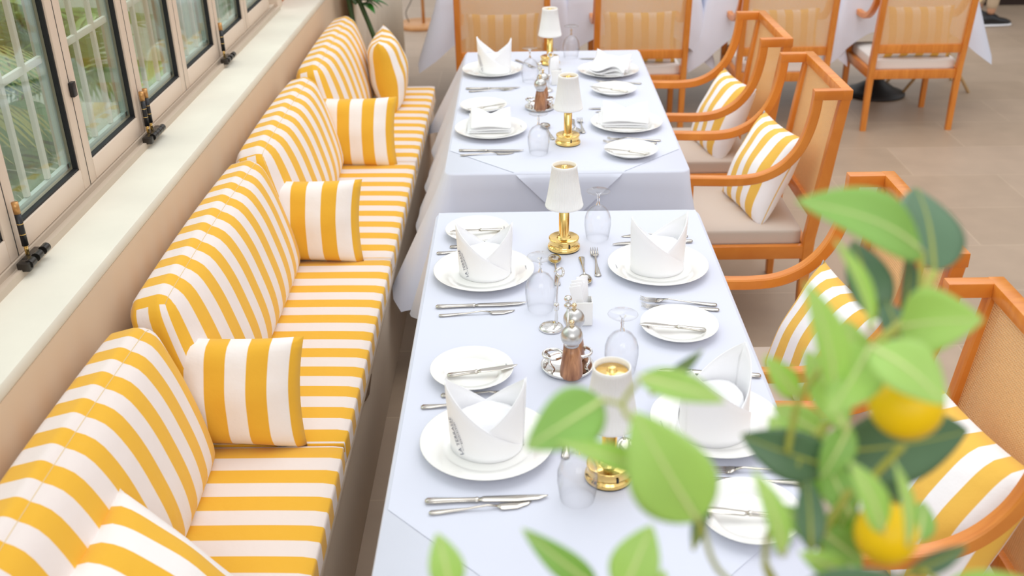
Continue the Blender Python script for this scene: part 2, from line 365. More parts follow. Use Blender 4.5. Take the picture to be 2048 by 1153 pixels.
# ---- shoot bolts and hinge carriages on the sill track
def hardware(y, n, label):
    r = empty('shoot_bolt', (XF+.018, y, ZS+.02)); tag(r, label, 'window bolt', 'bolts at the foot of the folding windows')
    for k in range(n):
        yy = (k-(n-1)/2)*.034
        bm = bmesh.new(); tube(bm, [(0, yy, .035), (0, yy, .118)], .0078, 12); link('bolt_sleeve', bm, BLACK, r)
        bm = bmesh.new(); tube(bm, [(0, yy, .118), (0, yy, .147)], .0082, 12); link('bolt_tip', bm, plain('brass_tip', srgb(200, 150, 92), .35, .6), r)
        for z in (.065, .092):
            bm = bmesh.new(); lathe(bm, [(.0080, -.0009), (.0083, 0), (.0080, .0009)], 14, (0, yy, z)); link('brass_ring', bm, GOLD, r)
        bm = bmesh.new(); tube(bm, [(0, yy, .0), (0, yy, .05)], .005, 8); link('bolt_rod', bm, GOLD, r)
    bm = bmesh.new()
    box(bm, -.004, .022, -.045-.017*(n-1), .045+.017*(n-1), -.006, .012, .003)
    for k in range(2+n): tube(bm, [(.024, -.04+.08*k/(1+n)-.012, .008), (.024, -.04+.08*k/(1+n)+.012, .008)], .011, 12)
    box(bm, .0, .03, -.065-.017*(n-1), -.04-.017*(n-1), -.006, .016, .003)
    auto(link('hinge_carriage', bm, plain('dark_grey_hardware', (.06, .055, .05, 1), .3, .8), r))
hardware(2.235, 1, 'single black window bolt with brass tip nearest the camera')
hardware(3.165, 2, 'pair of black window bolts with brass tips in the middle of the sill')
hardware(4.11, 1, 'single black window bolt farthest along the window')
bm = bmesh.new(); box(bm, .0, .012, -.012, .012, 0, .04, .002)
o = auto(link('window_latch', bm, BLACK)); o.location = (XF, 2.70, 1.235); tag(o, 'small black square catch on the window post', 'latch')
# ---- planting outside the windows
def palm(x, y, z, n, L, mat, label, seed):
    rd = random.Random(seed); bm = bmesh.new()
    for k in range(n):
        az = rd.uniform(0, 2*PI); el = rd.uniform(.5, 1.35); ln = L*rd.uniform(.7, 1.1); pts = []
        for q in range(9):
            t = q/8; pts.append(Vector((math.cos(az)*math.cos(el)*ln*t, math.sin(az)*math.cos(el)*ln*t, math.sin(el)*ln*t-ln*.55*t*t)))
        tube(bm, pts, [.009*(1-.8*q/8) for q in range(9)], 5)
        for q in range(2, 33):
            t = q/33; i = min(7, int(t*8)); f = t*8-i; p = pts[i].lerp(pts[i+1], f); d = (pts[i+1]-pts[i]).normalized()
            sd = d.cross(Vector((0, 0, 1))).normalized()
            for s in (1, -1):
                ll = .30*L*math.sin(PI*min(1, t*.9+.1))**.6*rd.uniform(.8, 1.1); dr = (sd*s*.9+d*.6+Vector((0, 0, -.35))).normalized()
                w = d*.011
                a_, b_, c_, e_ = p-w, p+w, p+dr*ll*.55+w*.9, p+dr*ll*.55-w*.9; tip = p+dr*ll+Vector((0, 0, -.12*ll))
                v = [bm.verts.new(q_) for q_ in (a_, b_, c_, tip, e_)]; bm.faces.new(v)
    r = empty('palm_plant', (x, y, z)); tag(r, label, 'plant', 'plants in the garden outside the windows')
    bm2 = bmesh.new(); tube(bm2, [(0, 0, -z-.3), (.02, 0, -z*.5), (0, 0, .03)], [.05, .04, .03], 8); link('trunk', bm2, plain('palm_trunk', srgb(120, 96, 62), .9), r)
    me = link('frond', bm, mat, r, smooth=False)
GREENS = [plain('palm_green', srgb(104, 146, 72), .5, var=.35, vscale=6), plain('palm_olive', srgb(176, 172, 84), .5, var=.3, vscale=6), plain('palm_bright', srgb(196, 232, 140), .5, var=.3, vscale=6)]
pl = [(-2.05, 2.3, .55, 1.3, 'bright green palm outside the nearest window'), (-2.3, 3.1, .9, 1.5, 'olive palm outside behind the second window panel'), (-1.98, 3.75, .45, 1.2, 'green palm low outside the middle window panels'),
      (-2.6, 4.6, .9, 1.6, 'tall green palm outside the far window panels'), (-2.1, 5.3, .5, 1.3, 'bright green palm outside the last window panel'), (-2.9, 6.4, 1.1, 1.7, 'large olive palm farthest out in the garden'), (-2.5, 1.4, .8, 1.5, 'large palm outside at the left edge of the photo'), (-3.4, 3.6, 1.2, 1.9, 'tall palm standing deepest in the garden')]
for i, (x, y, z, L, lb) in enumerate(pl): palm(x-.3, y, z, 11, L, GREENS[(2, 1, 0, 0, 2, 1, 1, 0)[i]], lb, i+3)
# ================================================================== bench
bn = empty('built_in_bench', (-.75, 3.0, 0)); tag(bn, 'long low plaster bench built along the window wall under striped cushions', 'bench')
bm = bmesh.new(); box(bm, -.275, .27, -2.6, 2.47, 0, .385, .006); auto(link('bench_body', bm, BASEM, bn))
bm = bmesh.new(); box(bm, -.27, .285, -2.6, 2.47, .37, .394, .004); auto(link('bench_ledge', bm, BASEM, bn))
bm = bmesh.new(); lathe(bm, [(0, .003), (.026, .003), (.028, 0), (.026, -.003)], 4); bmesh.ops.scale(bm, vec=(1.0, 2.9, 1), verts=bm.verts)
o = link('vent_cover', bm, plain('brown_vent', srgb(120, 96, 74), .5), bn); o.location = (.272, -.36, .33); o.rotation_euler = (0, math.radians(90), 0)
JY = [1.05, 2.158, 3.27, 4.27, 5.452]
seatlab = ['striped bench seat pad nearest the camera at the bottom left', 'striped bench seat pad second from the camera', 'striped bench seat pad third from the camera', 'farthest striped bench seat pad by the curtain']
for i in range(4):
    L = JY[i+1]-JY[i]-.004
    o = cushion('seat_cushion', ST_SEAT, None, .52, L, .08, puff=.12, rnd=.18, along='y', n=16)
    place(o, (-.722, (JY[i]+JY[i+1])/2, .433), (0, 0, 0)); tag(o, seatlab[i], 'cushion', 'striped seat pads on the bench')
backlab = ['long striped back cushion nearest the camera, cut by the left edge', 'striped back cushion second from the camera against the wall', 'striped back cushion third from the camera against the wall', 'farthest striped back cushion near the curtain']
bk = [(1.10, 2.12), (2.20, 3.25), (3.28, 4.26), (4.36, 5.42)]
for i, (a, b) in enumerate(bk):
    o = cushion('back_cushion', ST_BACK, None, b-a, .425, .195, puff=.45, rnd=.30, along='x', n=20, pinch=-.05, seam=True)
    # local x -> world Y, local y -> up (leaning), local z -> +X
    m = Matrix(((0, -math.sin(math.radians(15)), math.cos(math.radians(15))), (1, 0, 0), (0, math.cos(math.radians(15)), math.sin(math.radians(15)))))
    o.matrix_world = m.to_4x4(); o.location = (-.878, (a+b)/2, .652); tag(o, backlab[i], 'cushion', 'striped back cushions along the wall')
def lumbar(loc, rot, L, H, T, label, group, mat=ST_PIL, along='x'):
    o = pillow('throw_pillow', mat, None, L, H, T, along); place(o, loc, rot); tag(o, label, 'pillow', group); return o
G1 = 'striped throw pillows on the bench'
lumbar((-.775, 2.205, .60), (74, 0, -3), .44, .30, .13, 'striped lumbar pillow standing between the two nearest back cushions', G1)
lumbar((-.775, 3.30, .60), (74, 0, -3), .44, .30, .13, 'striped lumbar pillow standing at the second seat joint', G1)
lumbar((-.765, 4.27, .60), (74, 0, -3), .46, .31, .13, 'striped lumbar pillow standing at the third seat joint', G1)
lumbar((-.675, 5.15, .640), (82, 0, 93), .42, .37, .19, 'square striped pillow standing on edge at the far bench end', G1)
lumbar((-.695, 1.41, .612), (47, 0, 84), .40, .40, .16, 'square striped pillow with its corner up, cut by the bottom edge', G1)
# ================================================================== tables and cloths
def drape(name, x0, x1, y0, y1, z, drop, flare, mat, label, cat='tablecloth', cr=.035, group=None, seed=1, corner=.10, sides=(1, 1, 1, 1), cornerflare=.13, rip=.012):
    """cloth over a rectangular top; sides = flare multipliers (x-, y+, x+, y-)"""
    rd = random.Random(seed); bm = bmesh.new(); per = []
    def arc(cx_, cy_, a0):
        for k in range(7): a = a0+k/6*PI/2; per.append((cx_+cr*math.cos(a), cy_+cr*math.sin(a), math.cos(a), math.sin(a), 1-abs(k-3)/3))
    def edge(p, q, nx, ny):
        n = max(6, int(math.dist(p, q)/.03))
        for k in range(1, n):
            t = k/n; L = math.dist(p, q); dc = min(t, 1-t)*L; per.append((p[0]+(q[0]-p[0])*t, p[1]+(q[1]-p[1])*t, nx, ny, -dc))
    arc(x1-cr, y1-cr, 0); edge((x1-cr, y1), (x0+cr, y1), 0, 1); arc(x0+cr, y1-cr, PI/2); edge((x0, y1-cr), (x0, y0+cr), -1, 0)
    arc(x0+cr, y0+cr, PI); edge((x0+cr, y0), (x1-cr, y0), 0, -1); arc(x1-cr, y0+cr, 1.5*PI); edge((x1, y0+cr), (x1, y1-cr), 1, 0)
    f1, f2 = rd.uniform(9, 13), rd.uniform(17, 24); ph = rd.uniform(0, 6); rings = []; K = 12
    for j in range(K+1):
        t = j/K; ring = []
        for i, (x, y, nx, ny, c) in enumerate(per):
            cc = max(0, .72*(1+c/(.30 if corner > .2 else .22))) if c < 0 else .72+.28*c     # corner influence
            mul = sides[0]*max(0, -nx)+sides[1]*max(0, ny)+sides[2]*max(0, nx)+sides[3]*max(0, -ny)
            d = drop+corner*cc**2
            u = x*1.0+y*1.3
            out = (flare*mul*t+cornerflare*max(0, cc)**3*t+rip*t*(math.sin(f1*u+ph)+.6*math.sin(f2*u+1.7*ph)))
            zz = z-d*t*(1-.05*t*abs(math.sin(3*u)))
            if j == 0: zz = z; out = 0
            elif j == 1: zz = z-.006; out = .004
            ring.append(bm.verts.new((x+nx*max(out, .003 if j else 0), y+ny*max(out, .003 if j else 0), zz)))
        rings.append(ring)
    n = len(per)
    for A, B in zip(rings, rings[1:]):
        for k in range(n): bm.faces.new((A[k], A[(k+1) % n], B[(k+1) % n], B[k]))
    bm.faces.new(rings[0])
    o = link(name, bm, mat); auto(o, 60); tag(o, label, cat, group); return o
def table(x0, x1, y0, y1, zt, label, group, rb=.2):
    r = empty('dining_table', ((x0+x1)/2, (y0+y1)/2, 0)); tag(r, label, 'table', group)
    hx, hy = (x1-x0)/2, (y1-y0)/2
    bxo('tabletop', DARKW, r, -hx, hx, -hy, hy, zt-.028, zt-.003, bev=.004)
    ys = (0,) if hy < .6 else (-.45, .45)
    for yy in ys:
        bm = bmesh.new(); lathe(bm, [(0, .0), (rb, 0), (rb, .012), (rb*.75, .03), (rb*.3, .085), (.045, .15), (.032, .3), (.032, zt-.04), (.12, zt-.028)], 32, (0, yy, 0)); link('pedestal', bm, DARKW, r)
    return r
TT = .75
table(-.262, .55, 1.345, 3.0, TT-.004, 'near dining table under a white cloth, in front', 'dining tables along the bench')
table(-.262, .575, 3.36, 5.03, TT-.004, 'second dining table under a white cloth, behind the near table', 'dining tables along the bench')
drape('tablecloth', -.27, .555, 1.335, 3.005, TT, .33, .035, CLOTH, 'white cloth on the near dining table', seed=3, sides=(1, .6, .5, .6), group='white cloths on the long tables')
drape('tablecloth', -.268, .585, 3.35, 5.035, TT, .36, .06, CLOTH, 'white cloth on the second dining table', seed=5, sides=(2.4, .6, .2, .3), group='white cloths on the long tables', rip=.008)
# overlay cloths laid diamond-wise: thin second layer that folds over the near edge
def overlay(x0, x1, y0, y1, cx_, tipdrop, z, label):
    bm = bmesh.new(); g = {}; n = 60; A = 1.16
    # diamond in cloth plane, |dx|+|dy| <= A around (cx_, cyc)
    cyc = y0-tipdrop+A
    for i in range(n+1):
        for j in range(n+1):
            a = (i/n*2-1); b = (j/n*2-1); dx = (a+b)/2*A; dy = (b-a)/2*A; x = cx_+dx; y = cyc+dy
            zz = z+.0016; 
            if y < y0: zz = z+.0016-(y0-y); y = y0-.012-.05*(y0-y)
            g[i, j] = bm.verts.new((x, y, zz))
    for i in range(n):
        for j in range(n):
            q = [g[i, j], g[i+1, j], g[i+1, j+1], g[i, j+1]]
            bm.faces.new(q)
    for co, no in (((x0+.006, 0, 0), (-1, 0, 0)), ((x1-.006, 0, 0), (1, 0, 0)), ((0, y1-.006, 0), (0, 1, 0))):
        bmesh.ops.bisect_plane(bm, geom=bm.verts[:]+bm.edges[:]+bm.faces[:], plane_co=co, plane_no=no, clear_outer=True)
    o = link('table_overlay', bm, CLOTH)
    tag(o, label, 'tablecloth', 'white overlay cloths laid diamond-wise'); return o
overlay(-.268, .585, 3.35, 5.035, .165, .19, TT, 'white overlay cloth whose corner hangs over the second table near edge')
overlay(-.27, .555, 1.335, 3.005, .14, .19, TT, 'white overlay cloth on the near table, at the bottom of the photo')
# pale folding stand under the far right table
r = empty('folding_stand', (2.78, 6.72, 0)); tag(r, 'pale wooden folding stand with crossed legs under the far right table', 'stand')
for yy in (0, .3):
    for sx in (-1, 1):
        bm = bmesh.new(); tube(bm, [(sx*.23, yy+.012*sx, 0), (-sx*.21, yy+.012*sx, .66)], .011, 8); link('crossed_leg', bm, plain('pale_ash_wood', srgb(222, 188, 140), .5), r)
for sx in (-1, 1):
    bm = bmesh.new(); tube(bm, [(sx*.21, 0, .655), (sx*.21, .3, .655)], .010, 8); link('cross_bar', bm, plain('pale_ash_wood', srgb(222, 188, 140), .5), r)
# far square tables
ft = [(-.5, .28, 'far left square table behind the first row chair'), (.30, 1.10, 'far square table behind the second chair, with round black foot'), (1.16, 1.92, 'far square table between the middle and right chairs'), (1.98, 2.78, 'far right square table with black conical foot')]
for i, (a, b, lb) in enumerate(ft):
    table(a, b, 6.36, 7.14, TT-.004, lb, 'square tables in the far row', .2)
    drape('tablecloth', a-.005, b+.005, 6.355, 7.145, TT, .215, .04, CLOTH, ['white cloth with hanging corner on the far left table', 'white cloth on the second far table', 'white cloth on the third far table', 'white cloth with long hanging corner on the far right table'][i], seed=20+i, group='white cloths in the far row', corner=.235, cornerflare=.10, rip=.02)
# ================================================================== armchairs
def make_chair(seatmat, name='dining_armchair'):
    r = empty(name)
    HW = .257; w = .034
    arm = smoothpath([(-.262, 0, .640), (-.17, 0, .637), (-.06, 0, .636), (.02, 0, .648), (.09, 0, .684), (.142, 0, .742), (.172, 0, .81), (.188, 0, .885), (.194, 0, .958)], 4)
    arm = [(p.x, p.z) for p in arm]
    post = [(.293, .958), (.270, .78), (.245, .56), (.225, .40), (.222, .2), (.226, .0)]
    for s in (-1, 1):
        bm = bmesh.new(); ribbon(bm, arm, .034, w, s*HW); auto(link('armrest', bm, CHAIRW, r), 30)
        bm = bmesh.new(); ribbon(bm, post, [.036, .04, .044, .044, .036, .028], w, s*HW); auto(link('rear_leg', bm, CHAIRW, r), 30)
        bm = bmesh.new(); ribbon(bm, [(-.243, .625), (-.243, .40), (-.240, .3), (-.234, 0)], [.034, .038, .036, .024], w, s*HW); auto(link('front_leg', bm, CHAIRW, r), 30)
        bm = bmesh.new(); box(bm, .1765, .3115, s*HW-w/2-.0008, s*HW+w/2+.0008, .9405, .9765, .003); auto(link('wing_rail', bm, CHAIRW, r), 30)
        bm = bmesh.new(); box(bm, -.225, .22, s*HW-w*.4, s*HW+w*.4, .318, .372, .003); auto(link('seat_rail', bm, CHAIRW, r), 30)
    bm = bmesh.new(); box(bm, .2755, .3122, -HW-w/2-.0015, HW+w/2+.0015, .9398, .9774, .003); auto(link('top_rail', bm, CHAIRW, r), 30)
    bm = bmesh.new(); box(bm, .222, .252, -HW+w/2, HW-w/2, .475, .525, .003); auto(link('back_rail', bm, CHAIRW, r), 30)
    bm = bmesh.new(); box(bm, -.252, -.225, -HW+w/2, HW-w/2, .318, .372, .003); auto(link('front_rail', bm, CHAIRW, r), 30)
    bm = bmesh.new(); box(bm, .205, .235, -HW+w/2, HW-w/2, .318, .372, .003); auto(link('rear_rail', bm, CHAIRW, r), 30)
    bm = bmesh.new(); uvl = bm.loops.layers.uv.new('UVMap'); n = 8; rows = []
    for k in range(n+1):
        z = .52+(.945-.52)*k/n; x = .240+(.290-.240)*k/n; rows.append((bm.verts.new((x, -HW+w/2, z)), bm.verts.new((x, HW-w/2, z))))
    for A, B in zip(rows, rows[1:]): bm.faces.new((A[0], A[1], B[1], B[0]))
    for f in bm.faces:
        for l in f.loops: l[uvl].uv = (l.vert.co.y, l.vert.co.z)
    o = link('back_cane_panel', bm, CANE, r, smooth=False); o.modifiers.new('t', 'SOLIDIFY').thickness = .003
    o = cushion('seat', seatmat, r, .45, .482, .076, puff=.12, rnd=.2, along='x', n=10); o.location = (-.022, 0, .396)
    bm = bmesh.new(); zz = .424; q = [(-.238, -.232), (.194, -.232), (.194, .232), (-.238, .232), (-.238, -.232)]
    tube(bm, [(x, y, zz) for x, y in q], .0022, 6); link('piping', bm, seatmat, o).location = (.022, 0, -.396)
    return r
ch = make_chair(SEATF)
G2 = 'armchairs along the right side of the tables'
CH = [(.768, 1.785, 0, 'teak cane armchair nearest the camera, cut by the right edge'), (.742, 2.455, 0, 'teak cane armchair second from the camera, behind the lemon leaves'),
      (.860, 3.80, 0, 'teak cane armchair at the second table, nearer of its two'), (.832, 4.56, 0, 'teak cane armchair at the second table, farther of its two')]
for i, (x, y, a, lb) in enumerate(CH):
    c = ch if i == 0 else dup(ch); c.location = (x, y, 0); c.rotation_euler = (0, 0, math.radians(a)); tag(c, lb, 'chair', G2)
ch2 = make_chair(SEATW, 'dining_armchair')
G3 = 'armchairs seen from behind at the far tables'
DH = [(-.10, 6.16, 'far chair with its back to us, leftmost of the far row'), (.70, 6.16, 'far chair with its back to us, behind the brass lamp and glass'), (1.54, 6.18, 'far chair with its back to us, third from the left'), (2.33, 6.20, 'far chair with its back to us, rightmost of the far row')]
for i, (x, y, lb) in enumerate(DH):
    c = ch2 if i == 0 else dup(ch2); c.location = (x, y, 0); c.rotation_euler = (0, 0, math.radians(-90)); tag(c, lb, 'chair', G3)
    lumbar((x, y-.14, .575), (80, 0, 0), .43, .30, .11, ['striped pillow seen through the cane of the leftmost far chair', 'striped pillow seen through the cane of the second far chair', 'striped pillow seen through the cane of the third far chair', 'striped pillow seen through the cane of the rightmost far chair'][i], 'striped pillows in the far chairs', ST_CH)
G4 = 'striped pillows in the armchairs beside the tables'
for (x, y, L, dz, lb) in [(.785, 1.74, .41, -.005, 'large striped pillow leaning in the nearest armchair'), (.742, 2.455, .37, -.035, 'striped pillow leaning in the armchair behind the lemon leaves'), (.860, 3.80, .38, -.02, 'striped pillow in the nearer armchair of the second table'), (.832, 4.53, .37, -.035, 'striped pillow in the farther armchair of the second table')]:
    o = pillow('throw_pillow', ST_CH, None, L, L, .15, 'x')
    o.matrix_world = Euler((math.radians(66), 0, math.radians(-78)), 'XYZ').to_matrix().to_4x4(); o.location = (x+.085, y, .605+dz); tag(o, lb, 'pillow', G4)
# ================================================================== table ware
Z0 = TT+.002
PROTO = {}
def copyof(key, maker):
    if key not in PROTO: PROTO[key] = maker(); return PROTO[key]
    return dup(PROTO[key])
def mk_plate(R):
    k = R/.14; bm = bmesh.new()
    lathe(bm, [(0, .005), (.085*k, .005), (.094*k, .008), (.100*k, .014), (.125*k, .019), (.137*k, .0225), (.1395*k, .0232), (.140*k, .022), (.135*k, .019), (.10*k, .010), (.088*k, .002), (.080*k, .0), (.074*k, .003), (0, .003)], 64)
    o = link('dinner_plate' if R > .12 else 'bread_plate', bm, CHINA)
    c = bpy.data.curves.new('rim', 'FONT'); c.body = 'LA TERRASSE'; c.size = .0042; c.align_x = 'CENTER'
    to = bpy.data.objects.new('tmp', c); COL.objects.link(to); bpy.context.view_layer.update()
    me = bpy.data.meshes.new_from_object(to.evaluated_get(bpy.context.evaluated_depsgraph_get())); bpy.data.objects.remove(to)
    b2 = bmesh.new(); b2.from_mesh(me); box(b2, -.008, .008, -.0020, -.0016, 0, .00005)
    l = link('rim_lettering', b2, INK, o, smooth=False); l.location = (-.1185*k, 0, .0182); l.rotation_euler = (math.radians(11), 0, -PI/2)
    return o
def plate(x, y, R, label):
    o = copyof('plate%.3f' % R, lambda: mk_plate(R)); o.location = (x, y, Z0); o.rotation_euler = (0, 0, (.1 if x > .1 else PI+.1)); tag(o, label, 'plate', 'white dinner plates' if R > .12 else 'white bread plates'); return o
near, far = 'near table', 'second table'
PL = [(-.108, 2.550, .14, 'white dinner plate under the far left folded napkin of the near table'), (.377, 2.571, .14, 'white dinner plate under the far right folded napkin of the near table'),
 (-.078, 1.745, .14, 'white dinner plate under the nearest left folded napkin'), (.407, 1.808, .14, 'white dinner plate partly behind lemon leaves on the right of the near table'),
 (-.116, 3.794, .14, 'white dinner plate under the flat book-folded napkin on the left of the second table'), (.411, 3.844, .14, 'white dinner plate under the flattened napkin on the right of the second table'),
 (-.128, 4.648, .14, 'white dinner plate under the standing napkin at the far end of the second table'), (.402, 4.61, .14, 'white dinner plate under the crumpled napkin on the second table'),
 (-.135, 2.826, .097, 'small bread plate at the far left corner of the near table, behind a napkin'), (-.121, 2.028, .097, 'small bread plate on the left of the near table, beside the pepper mill tray'),
 (.388, 2.228, .097, 'small bread plate on the right of the near table'), (.419, 1.511, .097, 'small bread plate nearest the camera behind lemon leaves'),
 (-.153, 4.089, .097, 'small bread plate on the left of the second table'), (.397, 3.524, .097, 'small bread plate at the near right corner of the second table'), (.401, 4.300, .097, 'small bread plate farthest away on the right of the second table')]
for a in PL: plate(*a)
def napkin_hat(x, y, rz, label, logo=True, sc=1.0):
    r = empty('folded_napkin', (x, y, Z0+.0056), rz); tag(r, label, 'napkin', 'white napkins folded into standing hats'); r.scale = (sc, sc, sc)
    bm = bmesh.new(); n = 40
    A, B, PK = .066, .058, .150
    def sheet(side, front, off, pk):
        rows = []
        for i in range(n+1):
            t = i/n                                  # 0 = under its own peak, 1 = opposite side
            th = (PI if side < 0 else 0)+(1 if (side < 0) == front else -1)*(t*PI*1.0-.12)
            tt = max(0, t)
            h = .012+(pk-.012)*(1-min(1, tt*1.08))**1.12 if tt > .06 else pk*(1-.25*(.06-tt)/.06)
            wob = 1+.02*math.sin(3*th+side)
            row = []
            for k in range(8):
                z = h*k/7; sc = 1+.10*(z/pk)*abs(math.cos(th))-.16*(z/pk)*abs(math.sin(th))+off
                row.append(bm.verts.new((A*sc*wob*math.cos(th), B*sc*wob*math.sin(th), z)))
            rows.append(row)
        for P, Q in zip(rows, rows[1:]):
            for k in range(7): bm.faces.new((P[k], Q[k], Q[k+1], P[k+1]))
    sheet(-1, True, .0, PK); sheet(1, True, -.035, PK*.97); sheet(-1, False, -.03, PK); sheet(1, False, .0, PK*.97)
    # inner cuff
    lathe(bm, [(.05, 0), (.052, .03), (.046, .066), (.040, .062), (.034, .02), (0, .006)], 28, wob=lambda a, z: 1+.10*math.sin(2*a+1)+.05*math.sin(5*a))
    o = link('napkin_body', bm, NAPK, r); s_ = o.modifiers.new('t', 'SOLIDIFY'); s_.thickness = .0022
    if logo:
        c = bpy.data.curves.new('lettering', 'FONT'); c.body = 'LA TERRASSE'; c.size = .0120; c.extrude = 0; c.space_character = 1.05
        to = bpy.data.objects.new('tmp', c); COL.objects.link(to); bpy.context.view_layer.update()
        me = bpy.data.meshes.new_from_object(to.evaluated_get(bpy.context.evaluated_depsgraph_get())); bpy.data.objects.remove(to)
        bm = bmesh.new(); bm.from_mesh(me)
        box(bm, .008, .070, -.0042, -.0036, 0, .0001)
        for k in range(12): box(bm, .022+k*.0036, .024+k*.0036, -.0078, -.0056-.0008*(k % 2), 0, .0001)
        bmesh.ops.subdivide_edges(bm, edges=[e for e in bm.edges if e.calc_length() > .01], cuts=6)
        for v in bm.verts:
            # text runs up and to the left around the wrap
            s, q = v.co.x, v.co.y
            uu = -s*.42-q*.91; zz = .011+s*.91-q*.42
            th = PI+.86+uu/.062; sc = 1+.10*(zz/PK)*abs(math.cos(th))-.16*(zz/PK)*abs(math.sin(th))+.035
            wob = 1+.02*math.sin(3*th-1)
            v.co = (A*sc*wob*math.cos(th), B*sc*wob*math.sin(th), zz)
        l = link('lettering', bm, INK, o, smooth=False)
    return r
napkin_hat(-.104, 2.556, .05, 'standing folded napkin with navy lettering at the far left of the near table', sc=1.08)
napkin_hat(-.078, 1.748, .06, 'standing folded napkin with navy lettering nearest the camera on the left', sc=1.14)
napkin_hat(.376, 2.575, .25, 'standing folded napkin at the far right of the near table', False, 1.14)
napkin_hat(.400, 1.80, .75, 'standing folded napkin behind the lemon leaves on the right', False, 1.25)
napkin_hat(-.118, 4.655, -.1, 'standing folded napkin with lettering at the far end of the second table', sc=1.1)
def napkin_flat(x, y, rz, L, Wd, label, tilt=.4, seed=1, crumple=0):
    rd = random.Random(seed); r = empty('flat_napkin', (x, y, Z0+.0075), rz); tag(r, label, 'napkin', 'white napkins lying flat on plates')
    for s in range(3):
        bm = bmesh.new(); g = {}; n = 16
        for i in range(n+1):
            for j in range(n+1):
                u, v = i/n*2-1, j/n*2-1
                xx = u*L/2*(1-.03*s)+.004*s; yy = v*Wd/2
                lift = (v+1)/2*tilt*(.30+.24*s)*.06
                dip = -(.018 if not crumple else 0)*math.exp(-(u*2.2)**2)*max(0, v)*(s > 0)
                zz = .003+.008*s+lift+.012*math.sin(u*2.4+s)*.5*(s)*(1-abs(v)*.5)*.6+crumple*(.010*math.sin(3.1*u+2.3*v+s)+.008*math.sin(5*v-2*u))
                zz += (crumple>0)*.012
                if s == 2: yy = -Wd/2+(v+1)*Wd/2*(.62+.36*abs(u) if not crumple else .9); zz += .004
                g[i, j] = bm.verts.new((xx, yy+crumple*.02*math.sin(4*u), max(.001+.003*s, zz+dip)))
        for i in range(n):
            for j in range(n): bm.faces.new((g[i, j], g[i+1, j], g[i+1, j+1], g[i, j+1]))
        o = link('napkin_fold', bm, NAPK, r); o.modifiers.new('t', 'SOLIDIFY').thickness = .003
napkin_flat(-.125, 3.82, .02, .165, .12, 'flat book-folded napkin on the left plate of the second table', 1.0, 1)
napkin_flat(.400, 3.87, -.08, .19, .13, 'flattened folded napkin on the right plate of the second table', 1.0, 2)
napkin_flat(.40, 4.58, -.35, .18, .15, 'crumpled napkin on the far right plate of the second table', .9, 3, 1)
# ---- cutlery (local +x runs from handle end to tip)
def sect(bm, st, n=10):
    rings = []
    for x, w, h, z, dy in st:
        rings.append([bm.verts.new((x, dy+w*math.cos(2*PI*k/n), z+h*math.sin(2*PI*k/n))) for k in range(n)])
    for A, B in zip(rings, rings[1:]):
        for k in range(n): bm.faces.new((A[k], A[(k+1) % n], B[(k+1) % n], B[k]))
    bm.faces.new(rings[0][::-1]); bm.faces.new(rings[-1])
def mk_knife(L, name='dinner_knife'):
    r = empty(name); h = L*.44; bm = bmesh.new()
    sect(bm, [(0, .004, .0025, .0045, 0), (.004, .0085, .0040, .0045, 0), (.02, .0088, .0042, .0045, 0), (h*.6, .0062, .0038, .0045, 0), (h-.008, .0062, .0040, .0045, 0), (h-.004, .0080, .0048, .0045, 0), (h, .0050, .0035, .0045, 0)]); link('handle', bm, STEEL, r)
    bm = bmesh.new()
    sect(bm, [(h-.001, .0045, .0028, .0045, 0), (h+.008, .0085, .0012, .0045, .002), (L*.75, .0100, .0010, .0045, .002), (L*.92, .0078, .0009, .0045, .004), (L*.985, .0030, .0008, .0045, .0075), (L, .0006, .0005, .0045, .0095)]); link('blade', bm, STEEL, r)
    return r
def mk_fish(L):
    r = empty('fish_knife'); bm = bmesh.new(); h = L*.66
    sect(bm, [(0, .003, .0015, .0030, 0), (.004, .0068, .0022, .0030, 0), (.02, .0066, .0022, .003, 0), (h*.55, .0030, .0018, .0045, 0), (h*.85, .0026, .0018, .009, 0), (h, .0034, .0018, .0052, 0)]); link('handle', bm, STEEL, r)
    bm = bmesh.new(); sect(bm, [(h, .0036, .0015, .0052, 0), (h+.008, .0100, .0011, .0034, -.001), (L*.85, .0105, .0010, .0024, 0), (L*.96, .0055, .0009, .0022, .004), (L, .0006, .0005, .0022, .008)]); link('blade', bm, STEEL, r)
    return r
def mk_fork(L):
    r = empty('dinner_fork'); bm = bmesh.new(); h = L*.70
    sect(bm, [(0, .004, .0015, .0030, 0), (.004, .0092, .0022, .0032, 0), (.022, .0080, .0022, .0034, 0), (L*.4, .0030, .0018, .0060, 0), (L*.62, .0026, .0018, .0100, 0), (h, .0060, .0013, .0075, 0)]); link('handle', bm, STEEL, r)
    bm = bmesh.new(); sect(bm, [(h, .0062, .0012, .0075, 0), (h+.010, .0115, .0011, .0045, 0), (h+.020, .0118, .0011, .0032, 0)])
    for q in (-1.5, -.5, .5, 1.5):
        d = q*.0063; sect(bm, [(h+.017, .0020, .0011, .0034, d), (L*.92, .0016, .0010, .0036, d), (L, .0007, .0007, .0085, d)], 6)
    link('fork_head', bm, STEEL, r); return r
